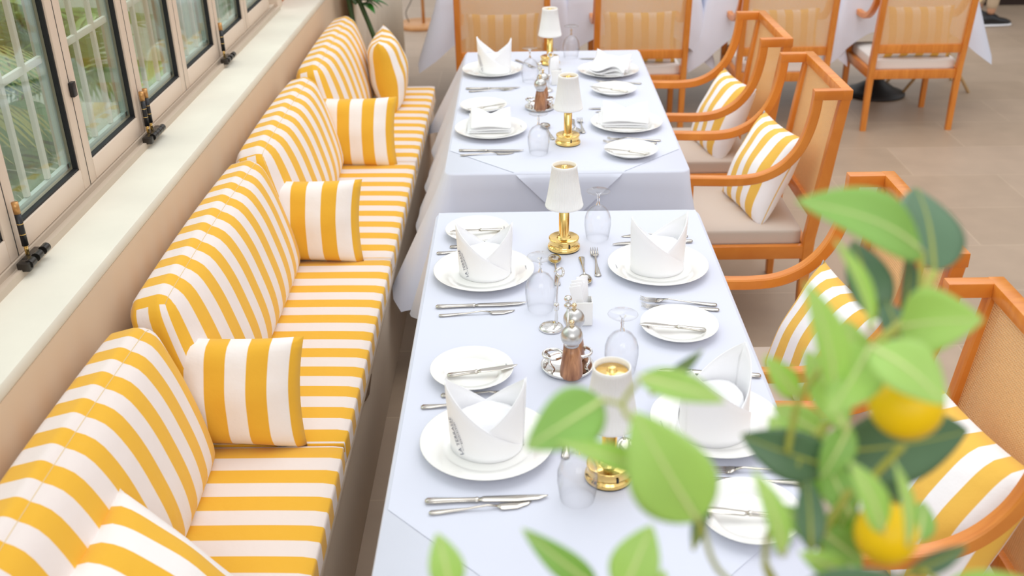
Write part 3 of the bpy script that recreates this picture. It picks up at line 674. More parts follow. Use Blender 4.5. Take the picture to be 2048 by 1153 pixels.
def mk_spoon(L):
    r = empty('dessert_spoon'); bm = bmesh.new(); h = L*.70
    sect(bm, [(0, .004, .0015, .0030, 0), (.004, .0088, .0022, .0032, 0), (.02, .0076, .0022, .0034, 0), (L*.4, .0028, .0018, .0060, 0), (L*.62, .0024, .0018, .0100, 0), (h, .0036, .0016, .0078, 0)]); link('handle', bm, STEEL, r)
    bm = bmesh.new(); n = 20; m = 5; c = bm.verts.new((L-.031, 0, .0022)); prev = None; a, b = .031, .0195
    for k in range(1, m+1):
        q = k/m; ring = [bm.verts.new((L-.031+a*q*math.cos(2*PI*i/n), b*q*math.sin(2*PI*i/n)*(1+.12*math.cos(2*PI*i/n)), .0022+.0070*q**2.4)) for i in range(n)]
        for i in range(n):
            if prev: bm.faces.new((prev[i], prev[(i+1) % n], ring[(i+1) % n], ring[i]))
            else: bm.faces.new((c, ring[i], ring[(i+1) % n]))
        prev = ring
    o = link('bowl', bm, STEEL, r); o.modifiers.new('t', 'SOLIDIFY').thickness = .0012; return r
MKC = {'knife': lambda: mk_knife(.238), 'bread': lambda: mk_knife(.165, 'butter_knife'), 'fish': lambda: mk_fish(.198), 'fork': lambda: mk_fork(.200), 'dfork': lambda: mk_fork(.178), 'spoon': lambda: mk_spoon(.185)}
CATN = {'knife': ('knife', 'dinner knives'), 'bread': ('knife', 'butter knives resting on bread plates'), 'fish': ('knife', 'fish knives'), 'fork': ('fork', 'dinner forks'), 'dfork': ('fork', 'dessert forks'), 'spoon': ('spoon', 'dessert spoons')}
def cut(kind, a, b, label, z=0, roll=0):
    o = copyof(kind, MKC[kind]); o.location = (a[0], a[1], Z0+z); o.rotation_euler = (math.radians(roll), 0, math.atan2(b[1]-a[1], b[0]-a[0])); tag(o, label, *CATN[kind])
C_ = [('knife', (-.229, 2.361), (.011, 2.372), 'dinner knife in front of the far left plate on the near table'), ('fish', (-.218, 2.315), (-.022, 2.334), 'fish knife in front of the far left plate on the near table'),
 ('knife', (-.194, 1.567), (.044, 1.572), 'dinner knife in front of the nearest left plate, brown glint on its tip'), ('fish', (-.184, 1.533), (.013, 1.558), 'fish knife nearest the camera on the left'),
 ('dfork', (-.250, 2.694), (-.072, 2.704), 'fork handle showing left of the far left napkin, nearer of two'), ('dfork', (-.214, 2.736), (-.036, 2.746), 'fork handle showing left of the far left napkin, farther of two'),
 ('dfork', (-.229, 1.894), (-.051, 1.903), 'fork handle showing left of the nearest napkin, nearer of two'), ('dfork', (-.188, 1.940), (-.010, 1.944), 'fork handle showing left of the nearest napkin, farther of two'),
 ('fork', (.505, 2.355), (.308, 2.391), 'fork on the right of the near table, its tines bent up'), ('fork', (.506, 2.328), (.312, 2.352), 'fork tucked half under the right bread plate of the near table'),
 ('knife', (.502, 2.752), (.262, 2.745), 'knife behind the far right napkin on the near table'), ('fish', (.494, 2.790), (.297, 2.803), 'fish knife farthest back behind the far right napkin'),
 ('knife', (.545, 2.005), (.306, 2.042), 'knife beyond the right napkin behind leaves'), ('fork', (.560, 1.650), (.363, 1.657), 'fork below the right plate behind the leaves, farther one'), ('fork', (.552, 1.612), (.355, 1.623), 'fork below the right plate behind the leaves, nearer one'),
 ('spoon', (.094, 2.478), (.090, 2.666), 'dessert spoon left of the brass lamp on the near table'), ('dfork', (.208, 2.530), (.208, 2.720), 'dessert fork pointing away beside the sugar packets'), ('spoon', (.169, 2.657), (.171, 2.474), 'dessert spoon with its bowl hidden by the sugar packets'),
 ('spoon', (.196, 1.885), (.211, 1.717), 'dessert spoon right of the nearest lamp post'), ('dfork', (.082, 1.700), (.094, 1.860), 'dessert fork left of the nearest lamp with its handle towards us'),
 ('knife', (-.229, 3.578), (.013, 3.562), 'dinner knife at the near left corner of the second table'), ('fish', (-.222, 3.530), (-.014, 3.546), 'fish knife at the near left corner of the second table'),
 ('knife', (-.239, 4.381), (.002, 4.384), 'dinner knife in front of the far standing napkin'), ('fork', (-.225, 4.34), (-.03, 4.365), 'fork in front of the far standing napkin'),
 ('fork', (.522, 3.660), (.322, 3.688), 'fork below the right plate of the second table, farther of two'), ('fork', (.504, 3.632), (.305, 3.655), 'fork below the right plate of the second table, nearer of two'),
 ('knife', (.514, 4.058), (.275, 4.072), 'knife beyond the flattened napkin on the second table'), ('fish', (.500, 4.030), (.300, 4.030), 'fish knife beyond the flattened napkin on the second table'),
 ('knife', (.518, 4.840), (.281, 4.870), 'knife at the far right end of the second table'), ('fish', (.505, 4.80), (.31, 4.795), 'fish knife at the far right end of the second table'), ('fork', (.533, 4.425), (.334, 4.470), 'fork below the crumpled napkin'),
 ('dfork', (.239, 3.760), (.233, 3.945), 'dessert fork beside the second table lamp'), ('spoon', (.120, 3.69), (.088, 3.885), 'dessert spoon behind the upturned glass of the second table'), ('dfork', (-.02, 4.86), (.06, 4.72), 'fork lying slanted at the far end of the second table'),
 ('spoon', (.205, 3.93), (.213, 3.75), 'dessert spoon half hidden by the second table lamp')]
for c in C_: cut(c[0], c[1], c[2], c[3])
BR = [((-.058, 2.838), (-.222, 2.800), 'butter knife on the far left bread plate of the near table'), ((-.178, 2.010), (-.013, 2.022), 'butter knife on the left bread plate behind the nearest napkin'), ((.451, 2.208), (.287, 2.224), 'butter knife on the right bread plate of the near table'),
 ((.485, 1.500), (.320, 1.513), 'butter knife on the nearest bread plate behind leaves'), ((-.223, 4.045), (-.06, 4.075), 'butter knife on the left bread plate of the second table'), ((.459, 3.492), (.296, 3.518), 'butter knife on the near right bread plate of the second table'), ((.458, 4.272), (.295, 4.318), 'butter knife on the far right bread plate of the second table')]
for a, b, lb in BR:
    a, b = Vector(a), Vector(b)
    o = copyof('bread', MKC['bread']); o.location = (a.x, a.y, Z0+.007); o.rotation_euler = (0, math.radians(-5.2), math.atan2(b.y-a.y, b.x-a.x)); tag(o, lb, *CATN['bread'])
# ---- upturned wine glasses
def mk_glass():
    r = empty('wine_glass'); t = .0011
    outer = [(.0330, 0), (.0365, .020), (.0398, .045), (.0392, .066), (.034, .084), (.024, .098), (.012, .106), (.0055, .110)]
    inner = [(.0048, .1065), (.011, .1035), (.023, .0955), (.033, .082), (.0380, .066), (.0386, .045), (.0354, .020), (.0319, 0)]
    bm = bmesh.new(); lathe(bm, inner[::-1]+[(.0005, .107)], 40); lathe(bm, outer+[(.0005, .111)], 40); link('bowl', bm, WGLASS, r)
    bm = bmesh.new(); lathe(bm, [(.0062, .108), (.0042, .116), (.0036, .124), (.0050, .129), (.0036, .134), (.0042, .141), (.0085, .1465)], 16); link('stem', bm, SOLIDG, r)
    bm = bmesh.new(); lathe(bm, [(.004, .1465), (.020, .1475), (.033, .1495), (.0348, .151), (.033, .1522), (.0, .1530)], 40); link('foot', bm, WGLASS, r)
    return r
GL = [(.224, 2.790, 'upturned wine glass behind the brass lamp on the near table'), (.045, 2.349, 'upturned wine glass left of the sugar packets'), (.226, 2.040, 'upturned wine glass right of the pepper mill'), (.100, 1.574, 'upturned wine glass nearest the camera, in front of the lamp base'),
 (.063, 3.545, 'upturned wine glass in the near part of the second table'), (.043, 4.485, 'upturned wine glass beside the far standing napkin'), (.245, 4.900, 'upturned wine glass at the far end of the second table')]
for x, y, lb in GL:
    o = copyof('glass', mk_glass); o.location = (x, y, Z0); tag(o, lb, 'glass', 'upturned stemmed wine glasses')
# ---- brass battery lamps with pleated shades
def mk_lamp():
    r = empty('table_lamp'); bm = bmesh.new()
    lathe(bm, [(0, .003), (.0465, .003), (.0475, .006), (.0465, .012), (.0425, .014), (.0425, .030), (.0440, .032), (.0440, .036), (.0415, .0375), (.022, .034), (.0185, .036), (.0185, .042), (0, .042)], 56); link('base', bm, GOLD, r)
    bm = bmesh.new(); lathe(bm, [(0, 0), (.0455, 0), (.0455, .0035), (0, .0035)], 40); link('rubber_foot', bm, BLACK, r)
    bm = bmesh.new(); box(bm, -.0025, .0025, -.0445, -.040, .016, .027, .001); o = auto(link('charging_port', bm, BLACK, r)); o.rotation_euler = (0, 0, math.radians(14))
    bm = bmesh.new(); lathe(bm, [(.0165, .036), (.0150, .040), (.0150, .225), (.0, .225)], 32); link('post', bm, GOLD, r)
    bm = bmesh.new(); n = 264
    wv = lambda a, z: 1+(.026*abs(math.sin(a*22)) if .141 < z < .251 else .022)
    lathe(bm, [(.0520, .1345), (.0535, .137), (.0535, .1405), (.0525, .1415), (.0470, .170), (.0415, .205), (.0352, .2505), (.0358, .2515), (.0353, .2585), (.0335, .260), (.0322, .258), (.0325, .250), (.0495, .140), (.0520, .1345)], n, wob=wv); link('lamp_shade', bm, SHADE, r)
    bm = bmesh.new(); lathe(bm, [(0, .2465), (.0300, .2440), (.0315, .2470), (.030, .2490), (.012, .2475), (.0085, .249), (.0085, .257), (.007, .2585), (0, .259)], 40); link('brass_cap', bm, GOLD, r)
    return r
for x, y, rz, lb in [(.165, 1.640, .1, 'brass table lamp nearest the camera, partly behind lemon leaves'), (.121, 2.722, .1, 'brass table lamp at the far end of the near table'), (.174, 3.650, .0, 'brass table lamp in the near part of the second table'), (.140, 4.790, .2, 'brass table lamp farthest away on the second table')]:
    o = copyof('lamp', mk_lamp); o.location = (x, y, Z0); o.rotation_euler = (0, 0, rz); tag(o, lb, 'lamp', 'small brass table lamps with ivory shades')
# ---- condiment trays, mills, packet holders, card holders
def mk_caddy():
    r = empty('condiment_tray'); bm = bmesh.new()
    lathe(bm, [(0, .006), (.052, .006), (.056, .010), (.0605, .0125), (.0625, .0115), (.0605, .006), (.056, .001), (0, .0)], 56); link('tray', bm, CHROME, r)
    bm = bmesh.new(); tube(bm, [(0, 0, .006), (0, 0, .165)], .0032, 12); link('handle_rod', bm, CHROME, r)
    bm = bmesh.new(); lathe(bm, [(0, .160), (.008, .163), (.0095, .168), (.006, .172), (.004, .175), (.008, .178), (.0095, .184), (.007, .190), (0, .192)], 24); link('handle_knob', bm, CHROME, r)
    for s in (-1, 1):
        bm = bmesh.new(); c = Vector((s*.034, .002, .040)); R = .023
        pts = [c+Vector((R*math.cos(a), R*math.sin(a), 0)) for a in [2*PI*k/28 for k in range(29)]]; tube(bm, pts, .0036, 8, 1.2); link('holder_ring', bm, CHROME, r)
        for q in (-1, 1):
            bm = bmesh.new(); x = s*.034+s*.014; yy = q*.02
            tube(bm, smoothpath([(s*.034+s*.012, .002+q*.019, .040), (s*.046, q*.026, .030), (s*.038, q*.030, .018), (s*.042, q*.026, .007)], 4), .0038, 8, .6); link('ring_leg', bm, CHROME, r)
    return r
def mk_mill():
    r = empty('pepper_mill'); bm = bmesh.new()
    lathe(bm, [(0, 0), (.0235, 0), (.0262, .004), (.0265, .010), (.0245, .035), (.0205, .062), (.0165, .080), (0, .080)], 36); link('mill_body', bm, MILLW, r)
    bm = bmesh.new(); lathe(bm, [(0, .079), (.0135, .079), (.0165, .082)]+[(.0255*math.sin(a), .106-.0255*math.cos(a)) for a in [PI*(.22+.70*k/12) for k in range(13)]]+[(0, .1312)], 36); link('steel_cap', bm, BRUSHED, r)
    bm = bmesh.new(); lathe(bm, [(0, .130), (.0062, .1305), (.0042, .134), (.0055, .139), (.0062, .142), (.0045, .146), (0, .147)], 20); link('knob', bm, plain('champagne_knob', (.83, .66, .42, 1), .2, 1), r)
    return r
def mk_packets():
    r = empty('sugar_holder'); h = .0225; bm = bmesh.new()
    box(bm, -h, h, -h*.9, h*.9, 0, .066, .003); es = [f for f in bm.faces if f.normal.z > .9 and f.calc_area() > .001]
    q = bmesh.ops.inset_region(bm, faces=es, thickness=.0028)['faces']; bmesh.ops.translate(bm, verts=list({v for f in es for v in f.verts}), vec=(0, 0, -.055))
    auto(link('china_pot', bm, CHINA, r)); return r
def add_packets(r, n=6):
    for k in range(n):
        bm = bmesh.new(); box(bm, -.0145, .0145, -.0014, .0014, .0, .096+.006*(k % 3), .0008)
        o = auto(link('sugar_packet', bm, NAPK)); o.location = r.location+Vector((-.003+.0012*k, -.0150+.006*k, .0125)); o.rotation_euler = (math.radians(-4), math.radians(-13+2*k), math.radians(4*k-8)); tag(o, PKL[k]+(' in the near table pot' if r.location.y < 3 else ' in the far pot'), 'packet', 'white sugar packets in a china pot')
PKL = ['white sugar packet, frontmost', 'white sugar packet, second from the front', 'white sugar packet, third from the front', 'white sugar packet, third from the back', 'white sugar packet, second from the back', 'white sugar packet, rearmost']
def mk_card():
    r = empty('card_holder'); bm = bmesh.new(); lathe(bm, [(0, .012), (.024, .010), (.0300, .006), (.0315, .002), (.030, 0), (0, 0)], 40); link('base', bm, CHROME, r)
    bm = bmesh.new(); tube(bm, smoothpath([(.012, 0, .008), (.013, 0, .06), (.014, .0, .11), (.019, 0, .148)], 4), [.0045]*3+[.0032]*10, 10, 1); link('post', bm, CHROME, r)
    bm = bmesh.new(); lathe(bm, [(0, .052), (.006, .053), (.0075, .058), (.006, .063), (.0075, .068), (.005, .072), (0, .073)], 20, (.0125, 0, 0)); link('collar', bm, CHROME, r)
    bm = bmesh.new(); tube(bm, [(.019+.010*math.cos(a), 0.006*math.sin(a*2), .158+.010*math.sin(a)) for a in [2*PI*k/24 for k in range(25)]], .0034, 8); link('clip', bm, CHROME, r)
    return r
for x, y, rz, lb in [(.102, 2.055, .15, 'round steel condiment tray on the near table'), (.079, 4.090, .15, 'round steel condiment tray on the second table')]:
    o = copyof('caddy', mk_caddy); o.location = (x, y, Z0); o.rotation_euler = (0, 0, rz); tag(o, lb, 'tray', 'steel condiment trays')
for x, y, z, lb in [(.109, 2.010, .0065, 'walnut pepper mill with steel ball top standing foremost on the near tray'), (.118, 2.090, .0065, 'walnut mill behind the front pepper mill on the near tray'),
                 (.080, 4.048, .0065, 'walnut pepper mill foremost on the second table tray'), (.092, 4.130, .0065, 'walnut mill behind the front one on the second table tray')]:
    o = copyof('mill', mk_mill); o.location = (x, y, Z0+z); tag(o, lb, 'pepper mill', 'walnut and steel mills')
for x, y, lb in [(.152, 2.275, 'square white china pot holding sugar packets on the near table'), (.160, 4.445, 'square white china pot holding sugar packets on the second table')]:
    o = copyof('pot', mk_packets); o.location = (x, y, Z0); tag(o, lb, 'pot', 'square china pots'); add_packets(o)
for x, y, lb in [(.070, 2.245, 'steel card holder on a round foot behind the near tray'), (.110, 4.34, 'steel card holder on the second table')]:
    o = copyof('card', mk_card); o.location = (x, y, Z0); tag(o, lb, 'card holder', 'steel card holders')
# ---- fabric extras and far corner
r = empty('floor_lamp', (-.86, 8.93, 0)); tag(r, 'wooden floor stand with round base at the back left', 'floor lamp')
bm = bmesh.new(); lathe(bm, [(0, 0), (.19, 0), (.195, .01), (.195, .03), (.185, .036), (0, .036)], 40); PINE = wood('light_pine', srgb(196, 138, 84), srgb(216, 160, 104), .5); link('base', bm, PINE, r)
bm = bmesh.new(); tube(bm, [(.03, -.02, .03), (.03, -.02, 1.5)], .014, 12); link('pole', bm, PINE, r)
bm = bmesh.new(); lathe(bm, [(.20, 1.40), (.14, 1.68), (.138, 1.68), (.198, 1.40)], 32, (.03, -.02, 0)); link('lamp_shade', bm, SHADE, r)
bm = bmesh.new(); tube(bm, smoothpath([(-.10, .02, .036), (-.12, .0, .12), (-.07, .03, .22), (-.06, .03, .30)], 5), .004, 6); link('cord', bm, BLACK, r)
bm = bmesh.new(); box(bm, -.09, -.03, .01, .05, .27, .33, .01); auto(link('switch_box', bm, BLACK, r))
# leafy plant standing behind the bench end
r = empty('potted_plant', (-.80, 5.85, 0)); tag(r, 'dark leafy plant just behind the farthest back cushion', 'plant')
bm = bmesh.new(); lathe(bm, [(0, 0), (.10, 0), (.13, .26), (.12, .26), (.11, .22), (0, .22)], 28); link('pot', bm, plain('terracotta', srgb(170, 100, 66), .8), r)
for dx in (-.03, .04):
    bm = bmesh.new(); tube(bm, smoothpath([(dx, 0, .22), (dx*1.5-.07, -.03, .58), (dx*.6-.15, 0, .92)], 5), .014, 8); link('stem', bm, plain('dark_green_stem', srgb(58, 84, 40), .5), r)
bm = bmesh.new(); rd = random.Random(4)
def leafmesh(bm, base, tip, w, nrm, curl=.12, fold=.18, n=10, mi=0):
    base, tip = Vector(base), Vector(tip); d = tip-base; L = d.length; d.normalize(); sd = d.cross(nrm).normalized(); nn = sd.cross(d).normalized(); rows = []
    for i in range(n+1):
        t = i/n; ww = w/2*(math.sin(PI*t**.85)**.8 if 0 < t < 1 else 0)*(1-.15*t); c = base+d*L*t+nn*(math.sin(PI*t)*curl*L)
        rows.append([bm.verts.new(c+sd*ww*k+nn*(abs(k)*ww*fold*2)) for k in (-1, -.5, 0, .5, 1)])
    for A, B in zip(rows, rows[1:]):
        for k in range(4):
            f = bm.faces.new((A[k], A[k+1], B[k+1], B[k])); f.material_index = mi
for k in range(26):
    a = rd.uniform(0, 2*PI); h = rd.uniform(.80, 1.1); b0 = Vector((rd.uniform(-.03, .05)-.12, rd.uniform(-.05, .05), h)); L = rd.uniform(.10, .16)
    if math.cos(a)*L+b0.x < -.20: a = PI-a
    leafmesh(bm, b0, b0+Vector((math.cos(a)*L, math.sin(a)*L, rd.uniform(-.06, .06))), .06, Vector((0, 0, 1)))
o = link('foliage', bm, plain('glossy_dark_leaf', srgb(52, 120, 40), .3, var=.3), r); o.modifiers.new('t', 'SOLIDIFY').thickness = .0008
# ================================================================== lemon tree in the foreground
LEAVES = [
 ((0.3126, 0.7257, 1.6745), (0.1974, 0.688, 1.735), 0.0546, 25, 0.1, 0.1, 2),
 ((0.3294, 0.7366, 1.6515), (0.339, 0.8238, 1.6898), 0.0650, 10, 0.06, 0.05, 1),
 ((0.258, 0.6622, 1.6396), (0.2192, 0.6573, 1.7185), 0.0201, 35, 0.06, 0.25, 0),
 ((0.2927, 0.7366, 1.6085), (0.2774, 0.7847, 1.6589), 0.0409, 0, 0.05, 0.1, 1),
 ((0.3185, 0.7542, 1.5984), (0.331, 0.8002, 1.644), 0.0207, 20, 0.05, 0.2, 1),
 ((0.2869, 0.6814, 1.6326), (0.324, 0.6316, 1.6661), 0.0553, -20, 0.1, 0.12, 0),
 ((0.2238, 0.6224, 1.6066), (0.1929, 0.6258, 1.7016), 0.0326, 20, 0.08, 0.2, 0),
 ((0.2564, 0.6571, 1.6297), (0.2131, 0.6007, 1.6084), 0.0440, 10, 0.08, 0.1, 0),
 ((0.2477, 0.6311, 1.6451), (0.2883, 0.5871, 1.624), 0.0454, -15, 0.14, 0.08, 0),
 ((0.2059, 0.6483, 1.5919), (0.176, 0.6453, 1.6305), 0.0215, 0, 0.05, 0.1, 0),
 ((0.2484, 0.6914, 1.5216), (0.2084, 0.7208, 1.5359), 0.0299, 15, 0.05, 0.1, 0),
 ((0.2453, 0.6786, 1.5185), (0.3733, 0.7118, 1.5145), 0.0718, 10, 0.06, 0.08, 1),
 ((0.2402, 0.6487, 1.5261), (0.1682, 0.66, 1.5499), 0.0453, -10, 0.06, 0.1, 1),
 ((0.1802, 0.5553, 1.5207), (0.1554, 0.5669, 1.5878), 0.0209, 20, 0.1, 0.2, 0),
 ((0.217, 0.6028, 1.4811), (0.2194, 0.646, 1.5212), 0.0251, 0, 0.05, 0.15, 1),
 ((0.2541, 0.6309, 1.4911), (0.2383, 0.6691, 1.5221), 0.0303, 0, 0.05, 0.1, 2),
 ((0.2508, 0.5631, 1.5343), (0.2215, 0.5697, 1.5916), 0.0266, 20, 0.08, 0.12, 0),
 ((0.2682, 0.5588, 1.5255), (0.2523, 0.5698, 1.5911), 0.0153, 30, 0.06, 0.2, 0),
 ((0.3059, 0.6222, 1.4729), (0.3191, 0.6528, 1.4884), 0.0239, 0, 0.05, 0.1, 2),
 ((0.2298, 0.6264, 1.4828), (0.2627, 0.6149, 1.4597), 0.0272, 0, 0.05, 0.1, 2),
 ((0.2365, 0.5807, 1.4813), (0.1972, 0.5719, 1.5089), 0.0204, 0, 0.05, 0.1, 0),
 ((0.1965, 0.5468, 1.5038), (0.2662, 0.5479, 1.5043), 0.0253, 0, 0.08, 0.1, 1),
 ((0.2818, 0.5804, 1.4796), (0.3363, 0.6056, 1.4836), 0.0175, 0, 0.05, 0.2, 1),
 ((0.2942, 0.5456, 1.4992), (0.3426, 0.533, 1.5173), 0.0241, 0, 0.05, 0.1, 0),
 ((0.0584, 0.6385, 1.5981), (-0.0, 0.5889, 1.5905), 0.0470, 10, 0.08, 0.08, 2),
 ((0.0889, 0.614, 1.5497), (0.0219, 0.5911, 1.5943), 0.0210, 25, 0.1, 0.2, 0),
 ((0.082, 0.6292, 1.6233), (0.1418, 0.6044, 1.6174), 0.0240, -15, 0.12, 0.2, 0),
 ((0.1031, 0.7077, 1.5568), (0.151, 0.742, 1.5787), 0.0125, 0, 0.05, 0.2, 1),
 ((0.1218, 0.5658, 1.5426), (0.0749, 0.5847, 1.6244), 0.0644, -10, 0.08, 0.06, 0),
 ((0.1303, 0.6188, 1.4705), (0.1444, 0.6492, 1.5294), 0.0136, 0, 0.05, 0.2, 1),
 ((-0.0566, 0.5879, 1.4583), (-0.0679, 0.6085, 1.4989), 0.0292, 10, 0.08, 0.15, 0),
 ((0.0553, 0.6052, 1.4456), (-0.0034, 0.6103, 1.5009), 0.0251, 0, 0.08, 0.15, 2),
 ((0.0703, 0.5724, 1.4691), (0.0936, 0.5963, 1.515), 0.0396, -10, 0.08, 0.12, 0),
 ((0.0977, 0.5876, 1.4542), (0.1055, 0.5963, 1.471), 0.0133, 0, 0.05, 0.1, 0),
 ((0.244, 0.6456, 1.5638), (0.2198, 0.6906, 1.6082), 0.0313, 0, 0.06, 0.1, 0),
 ((0.2599, 0.6531, 1.4904), (0.2451, 0.6483, 1.4376), 0.0329, 0, 0.06, 0.1, 2),
 ((0.2828, 0.6766, 1.4918), (0.3145, 0.6832, 1.4602), 0.0289, 0, 0.06, 0.1, 1),
 ((0.2625, 0.68, 1.5866), (0.2514, 0.7014, 1.6286), 0.0317, 0, 0.06, 0.1, 0),
 ((0.2511, 0.6556, 1.5613), (0.2274, 0.6362, 1.5239), 0.0287, 0, 0.06, 0.1, 2),
 ((0.2071, 0.6539, 1.5371), (0.1966, 0.6839, 1.552), 0.0202, 0, 0.06, 0.1, 0),
 ((0.2375, 0.621, 1.4723), (0.2037, 0.651, 1.4877), 0.0230, 0, 0.06, 0.1, 2),
 ((0.2671, 0.6257, 1.4368), (0.2412, 0.6549, 1.4505), 0.0329, 0, 0.06, 0.1, 2),
 ((0.2941, 0.6909, 1.607), (0.297, 0.7441, 1.6231), 0.0279, 0, 0.06, 0.1, 1),
 ((0.2473, 0.6849, 1.465), (0.2645, 0.6983, 1.4909), 0.0341, 0, 0.06, 0.1, 2),
]
TWIGS = [
 ([(0.2186, 0.609, 1.4055), (0.1979, 0.6048, 1.4416), (0.1818, 0.5984, 1.4732)], 0.003),
 ([(0.2647, 0.6128, 1.3679), (0.2354, 0.6384, 1.4623), (0.2128, 0.6477, 1.5248), (0.2228, 0.6567, 1.5421), (0.2475, 0.6644, 1.5785), (0.2646, 0.6735, 1.6177), (0.2906, 0.691, 1.6293), (0.3102, 0.7088, 1.6415), (0.3294, 0.7366, 1.6515)], 0.0038),
 ([(0.3102, 0.7088, 1.6415), (0.3126, 0.7257, 1.6745)], 0.0024),
 ([(0.2026, 0.6458, 1.5432), (0.2041, 0.6472, 1.5678), (0.2074, 0.6483, 1.5919), (0.2227, 0.6578, 1.6101)], 0.0026),
 ([(0.2186, 0.609, 1.4055), (0.1789, 0.5796, 1.4806), (0.1764, 0.5792, 1.5237), (0.1845, 0.563, 1.5137)], 0.0022),
 ([(0.2297, 0.6237, 1.4776), (0.2536, 0.6407, 1.5103)], 0.0032),
 ([(0.2567, 0.6451, 1.4969), (0.2733, 0.6462, 1.5204), (0.2881, 0.6402, 1.5522)], 0.003),
 ([(0.2346, 0.6091, 1.4052), (0.1492, 0.5778, 1.4777), (0.1218, 0.5666, 1.5442), (0.1011, 0.5801, 1.582), (0.0792, 0.6094, 1.5957), (0.0722, 0.6285, 1.6002), (0.0825, 0.6318, 1.6174)], 0.002),
 ([(0.0792, 0.6094, 1.5957), (0.0889, 0.614, 1.5497)], 0.0016),
 ([(0.0722, 0.6285, 1.6002), (0.0584, 0.6385, 1.5981)], 0.0016),
 ([(0.2346, 0.6091, 1.4052), (0.0712, 0.58, 1.4618), (0.0553, 0.6052, 1.4456)], 0.0025),
 ([(0.0712, 0.58, 1.4618), (-0.0566, 0.5879, 1.4583)], 0.0022),
 ([(0.2646, 0.6735, 1.6177), (0.2911, 0.6666, 1.6037)], 0.0018),
 ([(0.2733, 0.6462, 1.5204), (0.2781, 0.6284, 1.5076)], 0.0018),
 ([(0.2647, 0.6128, 1.3679), (0.2855, 0.588, 1.4725), (0.2983, 0.5532, 1.4919)], 0.0022),
]
LEMONS = [
 ((0.2852, 0.6422, 1.5891), 0.0277, 0.0262),
 ((0.269, 0.5978, 1.5029), 0.0232, 0.0247),
]
VIEWN = Vector((0.0108, -0.8896, 0.4565))
base_pt = Vector((.36, .52, 0)); tree = empty('lemon_tree', base_pt); tag(tree, 'lemon tree in the foreground with green leaves and two yellow lemons', 'tree')
def loc_(p): return Vector(p)-base_pt
mats = [LEAF, LEAFD, LEAFM]
for b, t, w, roll, curl, fold, mi in LEAVES:
    bm = bmesh.new(); d = (Vector(t)-Vector(b)).normalized()
    nr = Matrix.Rotation(math.radians(roll), 3, d) @ VIEWN
    leafmesh(bm, loc_(b), loc_(t), w, nr, curl=curl, fold=fold, n=16)
    o = link('leaf', bm, mats[mi], tree); sd = o.modifiers.new('s', 'SUBSURF'); sd.levels = sd.render_levels = 1; th = o.modifiers.new('t', 'SOLIDIFY'); th.thickness = .0005
    bm = bmesh.new(); B, T_ = loc_(b), loc_(t); dd = (T_-B); L = dd.length; dd.normalize(); s_ = dd.cross(nr).normalized(); nn = s_.cross(dd)
    tube(bm, [B+dd*L*q/10+nn*(math.sin(PI*q/10)*curl*L+.0004) for q in range(11)], [.0018*(1-.08*q) for q in range(11)], 6)
    link('leaf_midrib', bm, plain('pale_leaf_vein', srgb(222, 232, 160), .5) if mi != 1 else STEMM, o)
for pts, rad in TWIGS:
    bm = bmesh.new(); pp = smoothpath([loc_(p) for p in pts], 5); tube(bm, pp, rad, 8); link('twig', bm, STEMM, tree)
BARK = plain('grey_brown_bark', srgb(126, 112, 82), .8, var=.2)
bm = bmesh.new(); e1, e2, e3 = [loc_(TWIGS[k][0][0]) for k in (0, 1, 7)]
tube(bm, smoothpath([(0, 0, .30), (.0, 0, .7), (e2.x*.6, e2.y*.6, 1.05), tuple(e2)], 6), [.016-.0005*k for k in range(19)], 10); link('trunk', bm, BARK, tree)
for e in (e1, e3):
    bm = bmesh.new(); tube(bm, smoothpath([(e2.x*.6, e2.y*.6, 1.05), ((e2.x*.6+e.x)/2, (e2.y*.6+e.y)/2+.01, (1.05+e.z)/2), tuple(e)], 6), [.007-.0002*k for k in range(13)], 8); link('branch', bm, BARK, tree)
for c, rx, ry in LEMONS:
    bm = bmesh.new(); prof = [(0, -1.12), (.12, -1.08), (.22, -.99)]+[(math.sin(a), -math.cos(a)) for a in [PI*(.12+.80*k/18) for k in range(19)]]+[(.10, 1.01), (0, 1.02)]
    lathe(bm, [(r_*rx, z_*ry) for r_, z_ in prof], 40); o = link('lemon', bm, LEMON, tree); o.location = loc_(c); o.rotation_euler = (.25, .1, 0)
bm = bmesh.new(); lathe(bm, [(0, 0), (.13, 0), (.165, .30), (.175, .31), (.175, .335), (.158, .335), (.150, .29), (0, .29)], 40); link('plant_pot', bm, plain('terracotta_pot', srgb(186, 112, 72), .8, var=.1), tree)
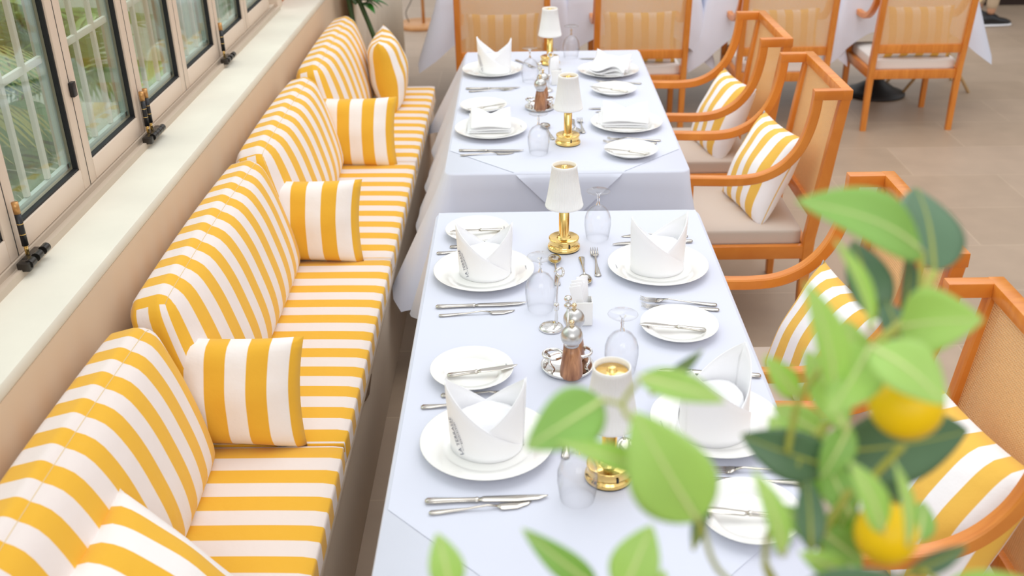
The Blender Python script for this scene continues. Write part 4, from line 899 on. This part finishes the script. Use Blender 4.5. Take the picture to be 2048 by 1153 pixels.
# a guest standing beyond the far tables, only the lower leg shows
per = empty('person', (3.90, 8.72, 0), .12); tag(per, 'person in pale trousers and black shoes standing at the far right', 'person')
def skin(name, joints, edges, mat, root):
    me = bpy.data.meshes.new(name); me.from_pydata([j[0] for j in joints], edges, []); o = bpy.data.objects.new(name, me); COL.objects.link(o); o.parent = per; me.materials.append(mat)
    sk = o.modifiers.new('skin', 'SKIN'); sk.use_smooth_shade = True
    for i, j in enumerate(joints): me.skin_vertices[0].data[i].radius = (j[1], j[1] if len(j) < 3 else j[2])
    me.skin_vertices[0].data[root].use_root = True
    sb = o.modifiers.new('sub', 'SUBSURF'); sb.levels = sb.render_levels = 2; return o
SKINM = plain('skin_tone', srgb(206, 156, 124), .5, sss=.1)
bj = [((0, 0, .93), .13, .10), ((0, 0, 1.15), .12, .09), ((0, 0, 1.38), .15, .10), ((0, 0, 1.50), .055), ((0, .0, 1.58), .07), ((0, .01, 1.66), .085, .095), ((0, .01, 1.74), .07),
      ((0, .19, 1.42), .05), ((0, .24, 1.14), .038), ((.06, .23, .90), .028), ((.08, .22, .82), .03), ((0, -.19, 1.42), .05), ((0, -.24, 1.14), .038), ((.06, -.23, .90), .028), ((.08, -.22, .82), .03),
      ((0, .09, .85), .075), ((.01, .10, .48), .05), ((0, .10, .09), .035), ((.0, -.09, .85), .075), ((.01, -.10, .48), .05), ((0, -.10, .09), .035)]
skin('body', bj, [(0, 1), (1, 2), (2, 3), (3, 4), (4, 5), (5, 6), (2, 7), (7, 8), (8, 9), (9, 10), (2, 11), (11, 12), (12, 13), (13, 14), (0, 15), (15, 16), (16, 17), (0, 18), (18, 19), (19, 20)], SKINM, 0)
skin('trousers', [((0, 0, .97), .135, .11), ((0, .09, .85), .085), ((.01, .10, .48), .062), ((0, .10, .13), .048), ((0, -.09, .85), .085), ((.01, -.10, .48), .062), ((0, -.10, .13), .048)], [(0, 1), (1, 2), (2, 3), (0, 4), (4, 5), (5, 6)], plain('pale_trousers', srgb(200, 178, 150), .85), 0)
skin('shirt', [((0, 0, .95), .14, .11), ((0, 0, 1.15), .135, .10), ((0, 0, 1.38), .16, .11), ((0, .19, 1.42), .06), ((0, .23, 1.22), .052), ((0, -.19, 1.42), .06), ((0, -.23, 1.22), .052)], [(0, 1), (1, 2), (2, 3), (3, 4), (2, 5), (5, 6)], NAPK, 0)
skin('hair', [((-.02, 0, 1.70), .09), ((-.03, 0, 1.76), .07)], [(0, 1)], plain('dark_hair', (.02, .013, .01, 1), .6), 0)
for s in (1, -1):
    bm = bmesh.new(); sect(bm, [(-.09, .02, .03, .05, s*.10), (-.07, .038, .045, .055, s*.10), (0, .042, .048, .06, s*.10), (.07, .045, .032, .045, s*.10), (.15, .042, .022, .036, s*.10), (.185, .02, .012, .03, s*.10)], 14); link('shoe', bm, BLACK, per)
    bm = bmesh.new(); sect(bm, [(-.095, .02, .010, .012, s*.10), (-.07, .042, .012, .012, s*.10), (.07, .049, .012, .012, s*.10), (.16, .044, .012, .012, s*.10), (.195, .015, .010, .012, s*.10)], 14); link('shoe_sole', bm, NAPK, per)
